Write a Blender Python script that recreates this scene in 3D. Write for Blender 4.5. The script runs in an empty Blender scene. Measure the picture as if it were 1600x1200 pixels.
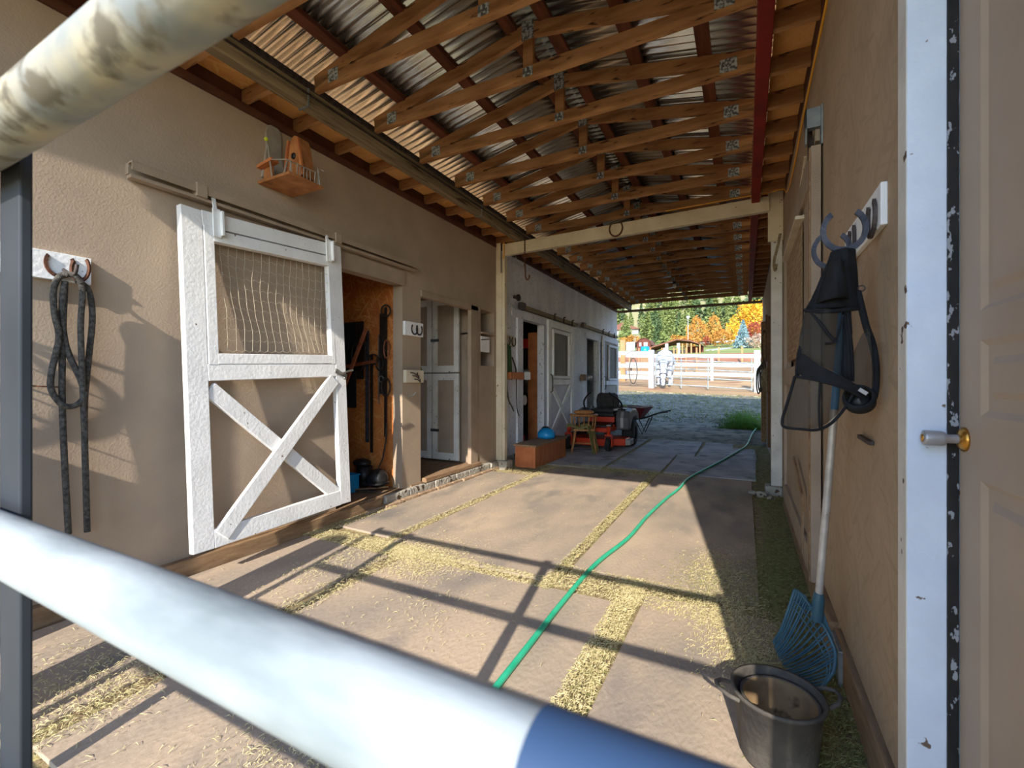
import bpy, math, random
from mathutils import Vector, Matrix, Euler
random.seed(7)
sc = bpy.context.scene
COL = sc.collection
R = math.radians
EYE = 1.17                                   # eye height above the aisle floor

# ------------------------------------------------------------ camera, sky, sun, exposure
cam_data = bpy.data.cameras.new('camera'); cam = bpy.data.objects.new('camera', cam_data); COL.objects.link(cam)
cam.location = (0, 0, EYE); cam.rotation_euler = (R(90), 0, R(27.47))
cam_data.sensor_width = 36; cam_data.lens = 702 / 1600 * 36
cam_data.shift_y = -3 / 1600; cam_data.clip_start = 0.01; cam_data.clip_end = 2000
cam_data.dof.use_dof = True; cam_data.dof.focus_distance = 6.0; cam_data.dof.aperture_fstop = 8.0
sc.camera = cam

SUNDIR = Vector((-0.185, 1.0, -0.56)).normalized()
world = bpy.data.worlds.new('sky'); sc.world = world; world.use_nodes = True
wn = world.node_tree.nodes; wl = world.node_tree.links
bg = wn['Background']; sky = wn.new('ShaderNodeTexSky'); sky.sky_type = 'NISHITA'
sky.sun_disc = False; sky.sun_elevation = R(28); sky.sun_rotation = R(169); sky.altitude = 400
sky.dust_density = 0.3; sky.ozone_density = 2.5
wl.new(sky.outputs[0], bg.inputs[0]); bg.inputs[1].default_value = 0.42
sd = bpy.data.lights.new('sun', 'SUN'); sd.energy = 5.6; sd.angle = R(0.53); sd.color = (1.0, 0.91, 0.78)
sun = bpy.data.objects.new('sun', sd); COL.objects.link(sun)
sun.rotation_euler = SUNDIR.to_track_quat('-Z', 'Y').to_euler()
sc.view_settings.view_transform = 'Standard'; sc.view_settings.look = 'None'
sc.view_settings.exposure = 0.55; sc.view_settings.gamma = 1.0; sc.view_settings.use_curve_mapping = False
sc.cycles.max_bounces = 8; sc.cycles.diffuse_bounces = 5; sc.cycles.use_denoising = True

# ------------------------------------------------------------ materials
def srgb(r, g, b):
    f = lambda c: (c / 255 / 12.92) if c <= 10.3 else ((c / 255 + 0.055) / 1.055) ** 2.4
    return (f(r), f(g), f(b), 1)
def mat(name, c1, c2=None, scale=6, detail=6, rough=0.75, metal=0, bump=0.0, bscale=60, stretch=(1, 1, 1),
        spots=None, spot_scale=30, spot_t=0.66, bdist=0.01, spec=0.4, soft=0.02, lo=0.35, hi=0.65, bstretch=None):
    m = bpy.data.materials.new(name); m.use_nodes = True
    nt = m.node_tree; N = nt.nodes; L = nt.links; b = N['Principled BSDF']
    b.inputs['Roughness'].default_value = rough; b.inputs['Metallic'].default_value = metal
    b.inputs['Specular IOR Level'].default_value = spec
    tc = N.new('ShaderNodeTexCoord'); mp = N.new('ShaderNodeMapping'); mp.inputs['Scale'].default_value = stretch
    L.new(tc.outputs['Object'], mp.inputs[0])
    out = None
    if c2 is None: c2 = c1
    nz = N.new('ShaderNodeTexNoise'); nz.inputs['Scale'].default_value = scale; nz.inputs['Detail'].default_value = detail
    L.new(mp.outputs[0], nz.inputs['Vector'])
    cr = N.new('ShaderNodeValToRGB'); cr.color_ramp.elements[0].position = lo; cr.color_ramp.elements[1].position = hi
    cr.color_ramp.elements[0].color = c1; cr.color_ramp.elements[1].color = c2
    L.new(nz.outputs[0], cr.inputs[0]); out = cr.outputs[0]
    if spots:
        n2 = N.new('ShaderNodeTexNoise'); n2.inputs['Scale'].default_value = spot_scale; n2.inputs['Detail'].default_value = 4
        L.new(mp.outputs[0], n2.inputs['Vector'])
        r2 = N.new('ShaderNodeValToRGB'); r2.color_ramp.elements[0].position = spot_t; r2.color_ramp.elements[1].position = spot_t + soft
        r2.color_ramp.elements[0].color = (0, 0, 0, 1); r2.color_ramp.elements[1].color = (1, 1, 1, 1)
        L.new(n2.outputs[0], r2.inputs[0])
        mx = N.new('ShaderNodeMix'); mx.data_type = 'RGBA'
        L.new(r2.outputs[0], mx.inputs[0]); L.new(out, mx.inputs[6]); mx.inputs[7].default_value = spots; out = mx.outputs[2]
    L.new(out, b.inputs['Base Color'])
    if bump:
        n3 = N.new('ShaderNodeTexNoise'); n3.inputs['Scale'].default_value = bscale; n3.inputs['Detail'].default_value = 5
        if bstretch:
            m3 = N.new('ShaderNodeMapping'); m3.inputs['Scale'].default_value = bstretch
            L.new(tc.outputs['Object'], m3.inputs[0]); L.new(m3.outputs[0], n3.inputs['Vector'])
        else: L.new(mp.outputs[0], n3.inputs['Vector'])
        bp = N.new('ShaderNodeBump'); bp.inputs['Strength'].default_value = bump; bp.inputs['Distance'].default_value = bdist
        L.new(n3.outputs[0], bp.inputs['Height']); L.new(bp.outputs[0], b.inputs['Normal'])
    return m
def strand(name, c1, c2, bump=0.5, rough=0.85, bdist=0.012, axis='yz', cmix=0.0, c3=None):
    """painted or bare oriented-strand board: short chips lying every way"""
    m = mat(name, c1, c2, scale=2.5, rough=rough, spec=0.25)
    nt = m.node_tree; N = nt.nodes; L = nt.links; b = N['Principled BSDF']
    tc = N.new('ShaderNodeTexCoord')
    prev = None; hs = []
    for i, ang in enumerate((20, 75, 130)):
        mp = N.new('ShaderNodeMapping')
        rot = [0, 0, 0]; rot[0 if axis == 'yz' else (1 if axis == 'xz' else 2)] = R(ang); mp.inputs['Rotation'].default_value = rot
        mp2 = N.new('ShaderNodeMapping'); s = [9, 9, 9]; s[1 if axis == 'yz' else 0] = 60; mp2.inputs['Scale'].default_value = s
        mp2.inputs['Location'].default_value = (i * 3.1, i * 1.7, i * 2.3)
        L.new(tc.outputs['Object'], mp.inputs[0]); L.new(mp.outputs[0], mp2.inputs[0])
        vo = N.new('ShaderNodeTexVoronoi'); vo.inputs['Scale'].default_value = 1.0
        L.new(mp2.outputs[0], vo.inputs['Vector'])
        sp = N.new('ShaderNodeSeparateColor'); L.new(vo.outputs['Color'], sp.inputs[0])
        pw = N.new('ShaderNodeMath'); pw.operation = 'POWER'; pw.inputs[1].default_value = 7.0; L.new(sp.outputs[0], pw.inputs[0])
        hs.append(pw.outputs[0])
    a = N.new('ShaderNodeMath'); a.operation = 'MAXIMUM'; L.new(hs[0], a.inputs[0]); L.new(hs[1], a.inputs[1])
    a2 = N.new('ShaderNodeMath'); a2.operation = 'MAXIMUM'; L.new(a.outputs[0], a2.inputs[0]); L.new(hs[2], a2.inputs[1])
    nz = N.new('ShaderNodeTexNoise'); nz.inputs['Scale'].default_value = 90; L.new(tc.outputs['Object'], nz.inputs['Vector'])
    ad = N.new('ShaderNodeMath'); ad.operation = 'MULTIPLY_ADD'; ad.inputs[1].default_value = 0.22
    L.new(nz.outputs[0], ad.inputs[0]); L.new(a2.outputs[0], ad.inputs[2])
    bp = N.new('ShaderNodeBump'); bp.inputs['Strength'].default_value = bump; bp.inputs['Distance'].default_value = bdist
    L.new(ad.outputs[0], bp.inputs['Height']); L.new(bp.outputs[0], b.inputs['Normal'])
    if cmix:
        src = b.inputs['Base Color'].links[0].from_socket
        mx = N.new('ShaderNodeMix'); mx.data_type = 'RGBA'; mx.inputs[7].default_value = c3
        mu = N.new('ShaderNodeMath'); mu.operation = 'MULTIPLY'; mu.inputs[1].default_value = cmix; L.new(a2.outputs[0], mu.inputs[0])
        L.new(mu.outputs[0], mx.inputs[0]); L.new(src, mx.inputs[6]); L.new(mx.outputs[2], b.inputs['Base Color'])
    return m
M = {}
M['tan'] = strand('tan painted strand board', srgb(160, 142, 124), srgb(172, 153, 133), bump=0.55)
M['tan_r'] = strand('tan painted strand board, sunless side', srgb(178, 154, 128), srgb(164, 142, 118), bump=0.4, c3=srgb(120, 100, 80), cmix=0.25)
M['tan_smooth'] = mat('tan painted board', srgb(150, 132, 114), srgb(164, 145, 126), scale=5, bump=0.25, bscale=120)
M['whitewash'] = mat('flaking white wall paint', srgb(214, 216, 224), srgb(236, 238, 244), scale=3, bump=0.35, bscale=40, spots=srgb(170, 164, 160), spot_scale=38, spot_t=0.63, stretch=(1, 1, 0.5))
M['white'] = mat('weathered white paint', srgb(226, 226, 226), srgb(240, 240, 240), scale=5, bump=0.25, bscale=50, spots=srgb(120, 98, 80), spot_scale=26, spot_t=0.715, rough=0.6)
M['white_chip'] = mat('chipped white paint', srgb(200, 197, 190), srgb(222, 219, 212), scale=5, bump=0.3, bscale=50, spots=srgb(92, 72, 58), spot_scale=22, spot_t=0.665, rough=0.6)
M['cream'] = mat('cream timber paint', srgb(196, 182, 156), srgb(214, 202, 178), scale=4, bump=0.2, bscale=60, spots=srgb(110, 90, 66), spot_scale=22, spot_t=0.70)
M['lumber'] = mat('aged roof lumber', srgb(142, 96, 56), srgb(186, 136, 88), scale=3, detail=8, bump=0.2, bscale=60, stretch=(1, 6, 6), spots=srgb(70, 40, 24), spot_scale=7, spot_t=0.64, soft=0.06)
M['lumber_y'] = mat('aged lumber, long grain', srgb(132, 72, 36), srgb(180, 112, 62), scale=3, detail=8, bump=0.2, bscale=60, stretch=(6, 1, 6), spots=srgb(72, 38, 20), spot_scale=6, spot_t=0.62, soft=0.06)
M['purlin'] = mat('dark red purlin wood', srgb(78, 38, 22), srgb(116, 64, 38), scale=3, detail=8, stretch=(6, 1, 6))
M['greybeam'] = mat('greyed beam timber', srgb(112, 98, 76), srgb(150, 132, 102), scale=3, detail=8, bump=0.2, stretch=(8, 0.6, 8), spots=srgb(70, 52, 34), spot_scale=5, spot_t=0.6, soft=0.06)
M['redbeam'] = mat('red painted beam', srgb(140, 34, 22), srgb(112, 26, 18), scale=3)
M['osb'] = strand('bare strand board', srgb(178, 106, 52), srgb(206, 140, 78), bump=0.2, cmix=0.6, c3=srgb(226, 176, 112), axis='yz')
M['osb_x'] = strand('bare strand board, cross wall', srgb(168, 92, 42), srgb(196, 122, 62), bump=0.2, cmix=0.6, c3=srgb(220, 160, 96), axis='xz')
M['osb_z'] = strand('bare strand board, soffit', srgb(206, 140, 76), srgb(226, 168, 104), bump=0.2, cmix=0.6, c3=srgb(226, 176, 112), axis='xy')
M['roofmetal'] = mat('galvanised roof sheet', srgb(190, 192, 190), srgb(216, 218, 216), scale=2, rough=0.24, metal=0.95)
M['plate'] = mat('punched nail plate', srgb(190, 194, 192), srgb(96, 98, 98), scale=70, rough=0.5, metal=0.2, bump=0.6, bscale=160, lo=.45, hi=.55)
M['galv'] = mat('galvanised pipe', srgb(118, 127, 130), srgb(160, 168, 171), scale=14, detail=6, rough=0.55, metal=0.0, spec=0.3, stretch=(0.5, 1.5, 1.5), bump=0.08, bscale=60)
M['strapsteel'] = mat('dark grey gate strap', srgb(42, 46, 52), srgb(54, 58, 64), scale=6, rough=0.6, metal=0.2)  # gate straps in a much darker grey than the rails
M['overlay'] = mat('navy blue sleeve', srgb(40, 62, 92), srgb(48, 72, 104), scale=5, rough=0.6)
M['galv_dull'] = mat('dull galvanised steel', srgb(120, 126, 132), srgb(150, 156, 160), scale=12, rough=0.55, metal=0.5)
M['white_skylit'] = mat('chipped cool white paint', srgb(206, 216, 232), srgb(220, 230, 244), scale=5, bump=0.3, bscale=50, spots=srgb(110, 92, 80), spot_scale=22, spot_t=0.70, rough=0.6)  # white jamb paint with the blue of the skylight put into its colour
M['galv_stain'] = mat('mottled stained pipe', srgb(128, 134, 134), srgb(172, 164, 142), scale=22, detail=5, rough=0.6, metal=0.1, spots=srgb(104, 98, 84), spot_scale=30, spot_t=.55, soft=.1)
M['steel'] = mat('bright bracket steel', srgb(176, 176, 174), srgb(140, 140, 138), scale=20, rough=0.4, metal=0.8)
M['rust'] = mat('rusty iron', srgb(74, 48, 38), srgb(112, 74, 56), scale=30, rough=0.8, metal=0.3, bump=0.4, bscale=120)
M['iron'] = mat('dark worn iron', srgb(58, 50, 50), srgb(86, 76, 74), scale=30, rough=0.6, metal=0.5, bump=0.4, bscale=120)
M['ironblue'] = mat('blue grey iron', srgb(58, 62, 72), srgb(84, 84, 92), scale=25, rough=0.6, metal=0.4, bump=0.3, bscale=120)
M['ringwire'] = mat('pale mesh wire', srgb(190, 178, 156), rough=0.5, metal=0.3)
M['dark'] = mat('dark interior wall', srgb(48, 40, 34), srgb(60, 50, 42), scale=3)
M['black'] = mat('black plastic', srgb(24, 24, 26), srgb(34, 34, 36), scale=20, rough=0.45)
M['rubber'] = mat('black rubber', srgb(30, 30, 31), srgb(46, 45, 44), scale=20, rough=0.85, bump=0.3)
M['leather'] = mat('black leather strap', srgb(22, 19, 18), srgb(44, 38, 34), scale=20, rough=0.5)
M['vinyl'] = mat('dark seat vinyl', srgb(34, 33, 35), srgb(48, 47, 48), scale=10, rough=0.42)
M['brownleather'] = mat('brown leather', srgb(104, 56, 34), srgb(134, 76, 48), scale=15, rough=0.5)
M['rope'] = mat('grey braided rope', srgb(54, 52, 50), srgb(96, 92, 86), scale=60, rough=0.95, bump=0.8, bscale=220)
M['redrope'] = mat('brown stick wood', srgb(122, 66, 44), srgb(150, 86, 58), scale=20)
M['wood'] = mat('varnished chair wood', srgb(150, 98, 52), srgb(186, 130, 76), scale=8, rough=0.5, stretch=(4, 4, 1))
M['boxwood'] = mat('orange plywood', srgb(166, 96, 56), srgb(196, 122, 74), scale=5, rough=0.7, stretch=(1, 5, 1))
M['birdwood'] = mat('birdhouse cedar', srgb(142, 88, 48), srgb(182, 122, 74), scale=10, rough=0.7)
M['birdgrey'] = mat('grey birdhouse board', srgb(134, 128, 122), srgb(160, 152, 142), scale=10, rough=0.8)
M['yellow'] = mat('yellow cord', srgb(226, 160, 40), rough=0.5)
M['orange'] = mat('orange mower paint', srgb(206, 62, 26), srgb(190, 52, 22), scale=5, rough=0.35)
M['greyplastic'] = mat('grey mower plastic', srgb(84, 84, 88), srgb(100, 100, 104), scale=6, rough=0.45)
M['silver'] = mat('silver trim', srgb(170, 168, 170), rough=0.35, metal=0.4)
M['cloth'] = mat('olive cloth', srgb(112, 108, 62), srgb(150, 144, 92), scale=18, rough=0.95, bump=0.5, bscale=60)
M['blue'] = mat('blue plastic', srgb(22, 132, 196), srgb(30, 146, 208), scale=5, rough=0.35)
M['tealrake'] = mat('teal fork plastic', srgb(44, 76, 92), srgb(56, 92, 106), scale=8, rough=0.4)
M['bluetube'] = mat('blue grip tube', srgb(58, 132, 178), rough=0.3)
M['alu'] = mat('worn aluminium handle', srgb(170, 164, 158), srgb(196, 190, 182), scale=20, rough=0.45, metal=0.35, spots=srgb(110, 100, 92), spot_scale=60, spot_t=0.66)
M['hose'] = mat('green garden hose', srgb(44, 170, 132), srgb(60, 186, 146), scale=10, rough=0.4)
M['bucket'] = mat('dusty black tub', srgb(60, 57, 54), srgb(98, 92, 84), scale=7, rough=0.8, bump=0.3, bscale=60)
M['bucket_in'] = mat('feed-stained tub lining', srgb(112, 92, 66), srgb(152, 128, 92), scale=9, rough=0.9, spots=srgb(70, 54, 40), spot_scale=14, spot_t=0.6, soft=0.1)
M['brass'] = mat('brass knob', srgb(206, 152, 70), srgb(190, 136, 60), scale=10, rough=0.28, metal=0.9)
M['doorpaint'] = mat('tan door paint', srgb(166, 148, 130), srgb(174, 155, 136), scale=4, rough=0.55, bump=0.06, bscale=30)
M['weather'] = mat('perished black weatherstrip', srgb(30, 28, 28), srgb(44, 40, 40), scale=30, spots=srgb(150, 152, 158), spot_scale=70, spot_t=0.60, rough=0.8, stretch=(1, 1, .5))
M['maskfabric'] = mat('black fly mask fabric', srgb(16, 17, 20), srgb(26, 27, 32), scale=30, rough=0.9, bump=0.3, bscale=200)
M['brown'] = mat('dark brown strip', srgb(92, 52, 34), srgb(70, 40, 28), scale=6)
M['concrete'] = mat('rough concrete kerb', srgb(150, 146, 136), srgb(178, 172, 160), scale=8, rough=0.95, bump=0.9, bscale=30, spots=srgb(80, 66, 52), spot_scale=14, spot_t=0.58, bdist=0.02)
M['brick'] = mat('worn brick footing', srgb(150, 124, 100), srgb(176, 150, 122), scale=12, rough=0.95, bump=0.9, bscale=30)
M['sill'] = mat('old sill timber', srgb(128, 100, 74), srgb(156, 128, 98), scale=6, rough=0.9, stretch=(6, 1, 6), bump=0.4)
M['mat'] = mat('dusty rubber mat', srgb(150, 138, 126), srgb(186, 166, 144), scale=2.2, detail=8, rough=0.9, bump=0.4, bscale=70, spots=srgb(126, 120, 114), spot_scale=3.0, spot_t=0.54, soft=0.2, stretch=(1, 0.5, 1))
M['matblue'] = mat('worn grey floor slab', srgb(152, 154, 160), srgb(186, 184, 184), scale=2.6, detail=8, rough=0.85, bump=0.4, bscale=50, spots=srgb(122, 126, 122), spot_scale=4, spot_t=0.55, soft=0.14)
M['dirt'] = mat('hay-strewn dirt', srgb(122, 104, 80), srgb(160, 144, 106), scale=9, detail=10, rough=1, bump=0.8, bscale=60, spots=srgb(170, 160, 112), spot_scale=26, spot_t=0.5, soft=0.1)
M['hay'] = mat('dry chopped hay', srgb(178, 166, 118), srgb(206, 192, 148), scale=40, rough=1)
M['haydark'] = mat('green chopped hay', srgb(108, 112, 62), srgb(150, 148, 92), scale=40, rough=1)
M['yard'] = mat('trodden yard', srgb(104, 100, 88), srgb(142, 136, 118), scale=3, detail=10, rough=1, bump=1, bscale=12, bdist=0.05, spots=srgb(78, 80, 66), spot_scale=5, spot_t=0.54, soft=0.08)
M['tuft'] = mat('green yard grass', srgb(62, 100, 34), srgb(92, 130, 52), scale=12, rough=1)
M['paddock'] = mat('dry paddock dirt', srgb(150, 118, 84), srgb(172, 140, 98), scale=0.5, detail=8, rough=1, spots=srgb(140, 98, 70), spot_scale=0.8, spot_t=0.55, soft=0.15)
M['meadow'] = mat('green meadow', srgb(118, 128, 62), srgb(140, 146, 78), scale=0.15, detail=8, rough=1)
M['bank'] = mat('red earth bank', srgb(136, 86, 62), srgb(156, 108, 78), scale=0.5, detail=8, rough=1)
M['hill'] = mat('dry hillside', srgb(160, 150, 108), srgb(124, 132, 82), scale=0.03, detail=10, rough=1, spots=srgb(196, 176, 150), spot_scale=0.06, spot_t=0.6, soft=0.05)
M['pine'] = mat('pine needles', srgb(96, 112, 62), srgb(132, 142, 84), scale=1.2, rough=1)
M['pine2'] = mat('dark pine needles', srgb(66, 90, 58), srgb(98, 116, 74), scale=1.2, rough=1)
M['leafyellow'] = mat('golden autumn leaves', srgb(216, 158, 36), srgb(224, 178, 70), scale=1.5, rough=0.9)
M['leaforange'] = mat('amber autumn leaves', srgb(178, 122, 50), srgb(196, 146, 72), scale=1.5, rough=0.9)
M['leafred'] = mat('rust red leaves', srgb(136, 60, 46), srgb(156, 80, 60), scale=1.5, rough=0.9)
M['leafgrey'] = mat('bare twiggy crown', srgb(176, 152, 132), srgb(196, 176, 152), scale=1.5, rough=0.9)
M['spruce'] = mat('blue spruce needles', srgb(112, 144, 152), srgb(146, 172, 178), scale=1.5, rough=0.9)
M['bark'] = mat('tree bark', srgb(104, 84, 66), srgb(126, 104, 84), scale=5, rough=1)
M['fence'] = mat('bright white fence paint', srgb(188, 190, 194), srgb(176, 178, 182), scale=3, rough=0.6)
M['redroof'] = mat('red brown roofing', srgb(104, 68, 56), srgb(122, 82, 68), scale=1, rough=0.8)
M['barnwall'] = mat('dark red barn siding', srgb(88, 44, 36), srgb(100, 54, 44), scale=1, rough=0.8)
M['cedar'] = mat('cedar post wood', srgb(162, 114, 76), srgb(180, 134, 92), scale=3, rough=0.8)
M['shade'] = mat('grey shed siding', srgb(150, 148, 144), srgb(170, 168, 164), scale=1)
M['horse'] = mat('white horse coat', srgb(186, 190, 196), srgb(170, 174, 182), scale=3, rough=0.7)
M['hoof'] = mat('dark halter webbing', srgb(50, 46, 46), rough=0.7)
M['mane'] = mat('pale grey mane', srgb(206, 202, 196), rough=0.9)
M['maroon'] = mat('maroon barrow tray', srgb(110, 34, 44), srgb(124, 44, 52), scale=5, rough=0.5)
M['lime'] = mat('lime ball', srgb(186, 206, 50), rough=0.5)
M['redplastic'] = mat('red plastic', srgb(196, 44, 30), rough=0.4)
M['glassbulb'] = mat('milky bulb', srgb(228, 226, 216), rough=0.2)
M['strapgreen'] = mat('green webbing', srgb(52, 84, 52), srgb(70, 102, 66), scale=20, rough=0.9)
M['straw'] = mat('straw bale', srgb(206, 178, 110), srgb(226, 200, 136), scale=20, rough=1, bump=0.8)
M['leather_d'] = mat('cracked brown strap', srgb(88, 62, 44), srgb(112, 84, 62), scale=20, rough=0.8)
# sheer netting: most of the light goes through the weave
nm = mat('sheer fly netting', srgb(60, 58, 52), srgb(48, 46, 42), scale=20, rough=0.9); M['netting'] = nm
_b = nm.node_tree.nodes['Principled BSDF']; _b.inputs['Alpha'].default_value = 0.66

# ------------------------------------------------------------ mesh helpers
class MB:
    def __init__(s): s.v = []; s.f = []; s.sm = []
    def add(s, vs, fs, smooth=False):
        n = len(s.v); s.v += [Vector(v) for v in vs]; s.f += [[i + n for i in f] for f in fs]; s.sm += [smooth] * len(fs); return s
    def box(s, x0, y0, z0, x1, y1, z1):
        x0, x1 = min(x0, x1), max(x0, x1); y0, y1 = min(y0, y1), max(y0, y1); z0, z1 = min(z0, z1), max(z0, z1)
        v = [(x0, y0, z0), (x1, y0, z0), (x1, y1, z0), (x0, y1, z0), (x0, y0, z1), (x1, y0, z1), (x1, y1, z1), (x0, y1, z1)]
        return s.add(v, [(0, 3, 2, 1), (4, 5, 6, 7), (0, 1, 5, 4), (1, 2, 6, 5), (2, 3, 7, 6), (3, 0, 4, 7)])
    def bar(s, p, q, w, h, up=(0, 0, 1), ext=0):
        """rectangular bar p->q; w across, h along up"""
        p = Vector(p); q = Vector(q); d = (q - p).normalized(); p = p - d * ext; q = q + d * ext
        u = Vector(up); u = (u - d * u.dot(d)).normalized(); a = d.cross(u)
        v = []
        for c in (p, q):
            for i, j in ((-1, -1), (1, -1), (1, 1), (-1, 1)): v.append(c + a * (w / 2 * i) + u * (h / 2 * j))
        return s.add(v, [(0, 3, 2, 1), (4, 5, 6, 7), (0, 1, 5, 4), (1, 2, 6, 5), (2, 3, 7, 6), (3, 0, 4, 7)])
    def tube(s, pts, r, n=8, closed=False, caps=True):
        pts = [Vector(p) for p in pts]; k = len(pts); rr = r if isinstance(r, (list, tuple)) else [r] * k
        t0 = (pts[1] - pts[0]).normalized(); up = Vector((0, 0, 1)) if abs(t0.z) < 0.9 else Vector((1, 0, 0))
        a = t0.cross(up).normalized(); vs = []; fs = []
        for i, p in enumerate(pts):
            if closed: t = (pts[(i + 1) % k] - pts[i - 1]).normalized()
            else: t = (pts[min(i + 1, k - 1)] - pts[max(i - 1, 0)]).normalized()
            a = (a - t * a.dot(t)); a = a.normalized() if a.length > 1e-6 else t.orthogonal().normalized(); b = t.cross(a)
            for j in range(n):
                c = 2 * math.pi * j / n; vs.append(p + (a * math.cos(c) + b * math.sin(c)) * rr[i])
        m = k if closed else k - 1
        for i in range(m):
            for j in range(n):
                i2 = (i + 1) % k; j2 = (j + 1) % n
                fs.append((i * n + j, i * n + j2, i2 * n + j2, i2 * n + j))
        s.add(vs, fs, True)
        if caps and not closed:
            s.add(vs[:n], [tuple(range(n))[::-1]]); s.add(vs[-n:], [tuple(range(n))])
        return s
    def lathe(s, prof, c, n=24, M4=None):
        vs = []; fs = []; c = Vector(c)
        for r, z in prof:
            for j in range(n):
                t = 2 * math.pi * j / n; v = Vector((r * math.cos(t), r * math.sin(t), z))
                if M4: v = M4 @ v
                vs.append(v + c)
        for i in range(len(prof) - 1):
            for j in range(n):
                j2 = (j + 1) % n; fs.append((i * n + j, i * n + j2, (i + 1) * n + j2, (i + 1) * n + j))
        return s.add(vs, fs, True)
    def ball(s, c, r, sc3=(1, 1, 1), n=12, k=8, M4=None):
        prof = [(math.sin(math.pi * i / k), -math.cos(math.pi * i / k)) for i in range(k + 1)]
        c = Vector(c); vs = []; fs = []
        for a, z in prof:
            for j in range(n):
                t = 2 * math.pi * j / n; v = Vector((a * math.cos(t) * r * sc3[0], a * math.sin(t) * r * sc3[1], z * r * sc3[2]))
                if M4: v = M4 @ v
                vs.append(v + c)
        for i in range(k):
            for j in range(n):
                j2 = (j + 1) % n; fs.append((i * n + j, i * n + j2, (i + 1) * n + j2, (i + 1) * n + j))
        return s.add(vs, fs, True)
    def prism(s, poly, o, u, v, t):
        """polygon (a,b) in plane o + a*u + b*v, extruded by vector t"""
        o = Vector(o); u = Vector(u); v = Vector(v); t = Vector(t); k = len(poly)
        A = [o + u * a + v * b for a, b in poly]; B = [p + t for p in A]
        return s.add(A + B, [tuple(range(k)), tuple(range(2 * k - 1, k - 1, -1))] + [(i, i + k, (i + 1) % k + k, (i + 1) % k) for i in range(k)])
    def quad(s, a, b, c, d): return s.add([a, b, c, d], [(0, 1, 2, 3)])
    def build(s, name, m, parent=None, bevel=0, label=None, world=True, solid=0, sub=0):
        off = Vector((0, 0, 0))
        if parent is not None and world:
            q = parent
            while q is not None: off += q.location; q = q.parent
        me = bpy.data.meshes.new(name); me.from_pydata([v - off for v in s.v], [], s.f); me.update()
        for p, sm in zip(me.polygons, s.sm): p.use_smooth = sm
        import bmesh
        bm = bmesh.new(); bm.from_mesh(me); bmesh.ops.recalc_face_normals(bm, faces=bm.faces); bm.to_mesh(me); bm.free()
        me.materials.append(M[m] if isinstance(m, str) else m)
        o = bpy.data.objects.new(name, me); COL.objects.link(o)
        if parent is not None: o.parent = parent
        if solid: k = o.modifiers.new('solid', 'SOLIDIFY'); k.thickness = solid; k.offset = 0
        if sub: k = o.modifiers.new('sub', 'SUBSURF'); k.levels = sub; k.render_levels = sub
        if bevel:
            k = o.modifiers.new('bevel', 'BEVEL'); k.width = bevel; k.segments = 2; k.limit_method = 'ANGLE'; k.angle_limit = R(50)
        if label: o['label'] = label
        return o
def tag(o, label, cat, group=None, kind=None):
    o['label'] = label; o['category'] = cat
    if group: o['group'] = group
    if kind: o['kind'] = kind
    return o
def root(name, label, cat, loc=(0, 0, 0), group=None, rotz=0):
    o = bpy.data.objects.new(name, None); o.empty_display_size = 0.1; COL.objects.link(o)
    o.location = loc; o.rotation_euler = (0, 0, rotz); return tag(o, label, cat, group)
def struct(o): o['kind'] = 'structure'; return o
def dup(o, loc=None, rotz=None, scale=None, label=None):
    def cp(a, par):
        c = a.copy(); COL.objects.link(c)
        if par is not None: c.parent = par
        for ch in a.children: cp(ch, c)
        return c
    r = cp(o, None)
    if loc is not None: r.location = loc
    if rotz is not None: r.rotation_euler = (0, 0, rotz)
    if scale is not None: r.scale = scale if isinstance(scale, (tuple, list)) else (scale,) * 3
    if label: r['label'] = label
    return r
ORD = ['first', 'second', 'third', 'fourth', 'fifth', 'sixth', 'seventh', 'eighth', 'ninth', 'tenth', 'eleventh', 'twelfth', 'thirteenth',
       'fourteenth', 'fifteenth', 'sixteenth', 'seventeenth', 'eighteenth', 'nineteenth', 'twentieth', 'twenty-first', 'twenty-second',
       'twenty-third', 'twenty-fourth', 'twenty-fifth', 'twenty-sixth', 'twenty-seventh', 'twenty-eighth', 'twenty-ninth', 'thirtieth',
       'thirty-first', 'thirty-second', 'thirty-third', 'thirty-fourth', 'thirty-fifth', 'thirty-sixth']
def smooth_path(pts, k=6):
    pts = [Vector(p) for p in pts]; out = []
    P = [pts[0]] + pts + [pts[-1]]
    for i in range(1, len(P) - 2):
        for j in range(k):
            t = j / k; a, b, c, d = P[i - 1], P[i], P[i + 1], P[i + 2]
            out.append(0.5 * ((2 * b) + (c - a) * t + (2 * a - 5 * b + 4 * c - d) * t * t + (3 * b - a - 3 * c + d) * t ** 3))
    out.append(pts[-1]); return out
def arc(c, r, a0, a1, n, u, v):
    c = Vector(c); u = Vector(u); v = Vector(v)
    return [c + u * (r * math.cos(R(a0 + (a1 - a0) * i / n))) + v * (r * math.sin(R(a0 + (a1 - a0) * i / n))) for i in range(n + 1)]

XL, XR = -3.0, 0.344            # inner faces of the two stable walls
WT = 3.02                       # wall top

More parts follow.
